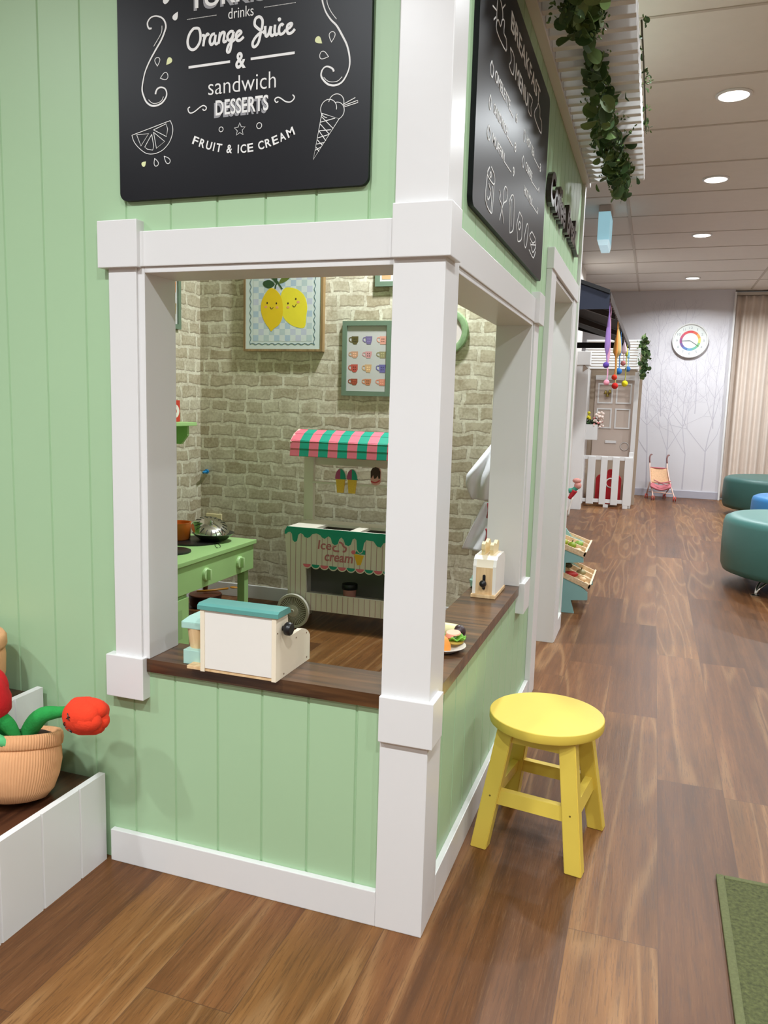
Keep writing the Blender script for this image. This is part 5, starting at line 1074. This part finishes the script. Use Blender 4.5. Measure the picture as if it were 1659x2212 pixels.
# slatted roof
for i in range(11):
    z = 1.715 + i * .035; y = 8.50 + i * .026; b = MB(); b.box(-.46, .205, y, y + .016, z, z + .024, .003); b.build('roof_slat', M_WHITE, ct)
b = MB(); b.prism([(8.545, 1.71), (8.80, 2.09), (9.05, 2.09), (9.05, 1.71)], 'x', .17, .19); b.build('roof_side', M_WHITE, ct)
# picket gate
for x0, x1 in ((-.390, -.378), (-.334, -.243), (-.175, -.097), (-.035, .048), (.109, .200)):
    b = MB(); b.box(x0, x1, 8.56, 8.578, .035, .635, .004); b.build('picket', M_WHITE, ct)
for z0, z1 in ((.055, .10), (.595, .645)):
    b = MB(); b.box(-.395, .20, 8.578, 8.60, z0, z1, .003); b.build('rail', M_WHITE, ct)
for x in (-.12, .115): b = MB(); b.box(x, x + .06, 8.56, 8.60, 0, .035); b.build('foot', M_WHITE, ct)
t = thing('toy_wagon', 'red toy behind the white pickets of the cottage gate', 'toy', (-.1, 8.75, 0)); b = MB()
b.prism(rrect(-.235, .075, .03, .40, .06), 'y', 8.70, 8.80); b.prism(rrect(-.10, .03, .38, .47, .03), 'y', 8.72, 8.78); b.build('body', pm('toy_deep_red', (178, 16, 28), .45), t)
b = MB(); b.lathe([(.05, 0), (.066, .004), (.05, .008)], (-.05, 8.70, .30), 28, (0, -1, 0), loop=True); b.build('ring', M_TOYW, t, smooth=True)
fb = thing('flower_box', 'white flower box with yellow and white flowers on the cottage', 'flower box', (-.33, 8.66, .835))
b = MB(); b.box(-.42, -.250, 8.60, 8.74, .838, 1.032, .004); b.build('box', M_WHITE, fb)
g = random.Random(8); b = MB()
for i in range(60): b.mi = i % 2; leaf(b, Vector((g.uniform(-.41, -.23), g.uniform(8.62, 8.72), g.uniform(1.03, 1.10))), g.uniform(.014, .026), Vector((g.gauss(0, 1), -1, g.gauss(0, 1))), g.random())
b.build('foliage', [pm('dark_foliage', (36, 44, 26), .7), M_LEAFD], fb, solid=.001)
b = MB()
for i in range(16): b.mi = 0; b.ball((g.uniform(-.42, -.35), g.uniform(8.61, 8.68), g.uniform(1.08, 1.19)), g.uniform(.010, .018), 8)
for i in range(44):
    b.mi = 1 if g.random() < .8 else 2; zz = g.uniform(1.0, 1.19); b.ball((g.uniform(-.31, -.19), g.uniform(8.59, 8.68), zz), g.uniform(.010, .019), 8)
b.build('blossoms', [pm('yellow_blossom', (206, 196, 40), .7), pm('white_blossom', (232, 214, 204), .7), pm('pink_blossom', (206, 130, 128), .7)], fb, smooth=True)
bl = thing('bell', 'small brass coloured toy bells hanging on the cottage door', 'bell', (-.17, 8.99, 1.42))
b = MB()
for dx, dz in ((-.03, 0), (.02, .01), (-.005, -.035)): b.lathe([(0, .05), (.012, .045), (.018, .02), (.026, 0), (.022, 0), (0, .035)], (-.17 + dx, 8.985, 1.42 + dz), 14)
b.build('bells', pm('old_brass', (150, 130, 66), .35, metal=.7), bl, smooth=True)
garland('ivy_garland', 'green ivy bunch hanging at the right end of cottage awning', [((.225, 8.50, 2.09), .022, 110), ((.262, 8.50, 1.86), .024, 100), ((.245, 8.50, 1.62), .018, 0)], None, rr=(.018, .03), seed=21)

# ------------------------------------------------------------------ doll pushchair
M_PKF = pm('pushchair_pink_frame', (232, 196, 180), .4); M_PKS = pm('pushchair_print_fabric', (224, 180, 140), .85, .25, 60); M_PKR = pm('pushchair_rose_fabric', (196, 112, 120), .85, .15, 40); M_RWH = pm('pushchair_red_wheel', (196, 66, 54), .45)
dc = thing('doll_pushchair', 'pink folding doll pushchair with red wheels by the far wall', 'pushchair', (.57, 9.95, 0))
Lx, Rx, fy, by = .475, .755, 9.80, 10.10
for nm, x, y in (('front', Lx, fy), ('front', Rx, fy), ('rear', .385, 10.02), ('rear', .625, 10.10)):
    for s in (-.013, .013):
        b = MB(); b.lathe([(0, -.007), (.026, -.007), (.032, -.004), (.032, .004), (.026, .007), (0, .007)], (x + s, y, .032), 20, (1, 0, 0)); b.build('wheel', M_RWH, dc, smooth=40)
    b = MB(); b.cyl((x - .02, y, .032), (x + .02, y, .032), .005); b.build('axle', M_PKF, dc)
def T(name, pts, r, m, n=4): q = MB(); q.tube(pts, r, 8, n); return q.build(name, m, dc, smooth=True)
T('tube', [(Lx, fy, .045), (.435, 9.90, .22), (.405, 10.0, .42), (.40, 10.06, .50)], .0085, M_PKF); T('tube', [(Rx, fy, .045), (.69, 9.90, .22), (.64, 10.0, .42), (.63, 10.06, .50)], .0085, M_PKF)
T('tube', [(.385, 10.02, .045), (.42, 9.94, .24)], .0085, M_PKF, 0); T('tube', [(.625, 10.10, .045), (.70, 9.90, .20)], .0085, M_PKF, 0)
T('crossbar', [(Lx - .015, fy + .04, .105), (Rx - .02, fy + .04, .10)], .006, M_PKF, 0); T('crossbar', [(.39, 10.02, .09), (.63, 10.09, .09)], .006, M_PKF, 0)
for x in (.40, .63): T('handle', [(x, 10.06, .50), (x - .006, 10.09, .565), (x + .004, 10.13, .605), (x + .020, 10.16, .61)], .011, pm('handle_grip_brown', (124, 84, 80), .6))
b = MB(); b.sheet(lambda u, v: (.415 + .215 * u + (.01 + .05 * u) * v, 10.02 - .10 * v + .02 * math.sin(PI * u), .43 - .20 * v), 10, 10); b.build('backrest', M_PKS, dc, solid=.006, smooth=True)
b = MB(); b.sheet(lambda u, v: (.43 + .27 * u, 9.93 - .10 * v, .235 - .05 * v - .045 * math.sin(PI * u)), 12, 8); b.build('seat', M_PKR, dc, solid=.02, smooth=True)
b = MB(); b.tube([(.40, 10.03, .435), (.635, 10.03, .43)], .010, 8); b.build('top_band', M_PKR, dc, smooth=True)
b = MB(); b.tube([(.47, 9.88, .275), (.57, 9.84, .235), (.66, 9.84, .205)], .007, 8, 3); b.tube([(.69, 9.89, .265), (.60, 9.84, .245), (.53, 9.85, .225)], .007, 8, 3); b.build('harness', M_PKR, dc, smooth=True)

# ------------------------------------------------------------------ wall clock on the far wall
wc = thing('wall_clock', 'round white wall clock with rainbow ring on the lilac wallpaper', 'clock', (.813, 10.35, 2.21))
CC = (.813, 10.349, 2.21)
b = MB(); b.lathe([(.215, 0), (.238, .0), (.241, .012), (.240, .036), (.232, .045), (.222, .040), (.216, .026)], CC, 64, (0, -1, 0), loop=True); b.build('rim', pm('clock_white', (232, 232, 230), .3), wc, smooth=40)
b = MB(); b.lathe([(0, 0), (.22, 0), (.22, .02), (0, .02)], CC, 56, (0, -1, 0)); b.build('face', pm('clock_face', (218, 222, 218), .35), wc)
PK = lambda a, z, d: (CC[0] + a, CC[1] - .0203 - d, CC[2] + z)
b = MB(); rc = [(206, 62, 72), (214, 96, 66), (222, 160, 84), (206, 206, 110), (130, 184, 130), (110, 176, 160), (110, 160, 190), (90, 120, 176), (110, 90, 150), (150, 80, 130), (190, 80, 110), (210, 74, 84)]
for i in range(12):
    b.mi = i; a0, a1 = (i - .5) * PI / 6, (i + .5) * PI / 6
    q = [(math.sin(a0 + (a1 - a0) * j / 5), math.cos(a0 + (a1 - a0) * j / 5)) for j in range(6)]
    b.blob([(s * .138, c * .138) for s, c in q] + [(s * .105, c * .105) for s, c in reversed(q)], PK, th=.0006)
b.build('rainbow_ring', [pm('clk_%d' % i, c, .5) for i, c in enumerate(rc)], wc)
b = MB()
for h in range(1, 13):
    a = h * PI / 6; cx, cz = .175 * math.sin(a), .175 * math.cos(a); w = .004 if h == 1 else .012 if h < 10 else .014 if h == 11 else .022
    b.text(str(h), (cx - w, cx + w, cz - .016, cz + .016), PK, th=.0006)
b.build('numerals', pm('clock_grey_print', (150, 156, 160), .5), wc)
b = MB()
for ang, L, w in ((math.radians(268), .115, .007), (math.radians(124), .14, .006)): b.stroke([(0, 0), (L * math.sin(ang), L * math.cos(ang))], w, PK, 0, th=.004)
b.build('hands', pm('clock_hand', (92, 100, 104), .4), wc)

# ------------------------------------------------------------------ curtain, ottomans
M_CURT = pm('beige_curtain', (218, 204, 192), .9, .06, 10, .15, 150)
cu = thing('curtain', 'full length pleated beige curtain beside the lilac far wall', 'curtain', (2.2, 10.5, 0))
def cur(u, v):
    x = 1.37 + u * 1.8; z = .03 + v * 2.80
    k = .035 * (1 - .25 * v); y = 10.475 + k * math.sin(x * 62 + .8 * math.sin(x * 9)) + .012 * math.sin(x * 23 + 1)
    if v > .955: y = 10.475 + .02 * math.sin(x * 62)
    return (x - .012 * (1 - v), y, z)
b = MB(); b.sheet(cur, 260, 24); b.build('cloth', M_CURT, cu, smooth=True, solid=.004)
b = MB(); b.box(1.37, 3.2, 10.44, 10.50, 2.835, 2.87); b.build('track', M_TEE, cu)
def ottoman(lab, cx, cy, R, zb, zt, mat, ang, grp):
    t = thing('ottoman', lab, 'ottoman', (cx, cy, 0), 0, grp); h = zt - zb
    m = MB(); m.lathe([(0, 0), (R - .05, 0), (R - .015, .012), (R, .05), (R + .004, h * .5), (R, h - .06), (R - .012, h - .025), (R - .05, h - .006), (R - .12, h), (0, h + .004)], (cx, cy, zb), 72); m.build('cushion', mat, t, smooth=True)
    for k in range(4):
        th = ang + k * PI / 2; u = Vector((math.cos(th), math.sin(th), 0)); w = Vector((-u.y, u.x, 0)); c = Vector((cx, cy, 0)); rf = R * .9
        m = MB()
        for s in (-1, 1): m.tube([c + u * (rf - .10) + w * s * .03 + Vector((0, 0, zb + .002)), c + u * (rf - .03) + w * s * .014 + Vector((0, 0, zb * .55)), c + u * rf + Vector((0, 0, .008))], .008, 10, 4)
        lg = m.build('leg', M_CHROME, t, smooth=True)
        m = MB(); m.lathe([(0, 0), (.028, 0), (.028, .005), (.012, .010), (0, .010)], c + u * rf + Vector((0, 0, .0005)), 18); m.build('foot', M_CHROME, lg, smooth=40)
    return t
M_OT1 = pm('teal_vinyl', (68, 116, 110), .42, .05, 6, .06, 120); M_OT2 = pm('dark_teal_vinyl', (42, 84, 78), .45, .05, 6); M_OT3 = pm('blue_vinyl', (40, 112, 166), .42, .05, 6)
ottoman('large round teal ottoman, nearest of the seats at right', 1.50, 4.45, .56, .10, .505, M_OT1, PI / 4, 'round ottomans')
ottoman('dark green ottoman standing furthest back near the curtain', 1.93, 8.75, .66, .09, .47, M_OT2, PI / 4, 'round ottomans')
ottoman('bright blue ottoman between the two teal ones, partly hidden', 1.82, 7.0, .42, .09, .42, M_OT3, PI / 4, 'round ottomans')

# ------------------------------------------------------------------ ceiling downlights and the hanging light box
M_DIFF = pm('lit_diffuser', (255, 250, 240), .5, emit=(255, 246, 230), estr=9)
names = ['nearest recessed round ceiling downlight of the row', 'second recessed round ceiling downlight of the row', 'third recessed round ceiling downlight of the row', 'furthest recessed round ceiling downlight near the end wall']
p0 = thing('downlight', names[0], 'ceiling light', (DOWN[0][0], DOWN[0][1], CEIL), 0, 'downlights in the hall ceiling')
b = MB(); x, y = DOWN[0]; b.lathe([(.078, 0), (.092, 0), (.094, -.004), (.088, -.010), (.078, -.010), (.076, -.006)], (x, y, CEIL), 40, loop=True); b.build('ring', M_WHITE, p0, smooth=40)
b = MB(); b.lathe([(0, -.004), (.077, -.004), (.077, -.008), (0, -.008)], (x, y, CEIL), 36); b.build('diffuser', M_DIFF, p0)
for (x, y), nme in zip(DOWN[1:], names[1:]): dup(p0, (x, y, CEIL), nme)
ex = thing('light_box', 'small lit pale blue box hanging from the ceiling', 'sign', (-.09, 5.4, CEIL))
b = MB(); b.box(-.140, -.045, 5.40, 5.75, 2.845, CEIL - .001, .004); b.build('mount', pm('box_grey', (178, 170, 164), .5), ex)
M_GLOW = pm('lit_blue_panel', (170, 220, 235), .4, emit=(168, 222, 240), estr=.75)
b = MB(); b.box(-.140, -.045, 5.40, 5.75, 2.62, 2.845, .002); b.build('light_panel', M_GLOW, ex)
b = MB(); b.prism([(-.140, 2.62), (-.045, 2.62), (-.055, 2.575), (-.125, 2.575)], 'y', 5.402, 5.748); b.build('lower_panel', pm('lit_white_panel', (205, 232, 240), .4, emit=(200, 232, 244), estr=.85), ex)
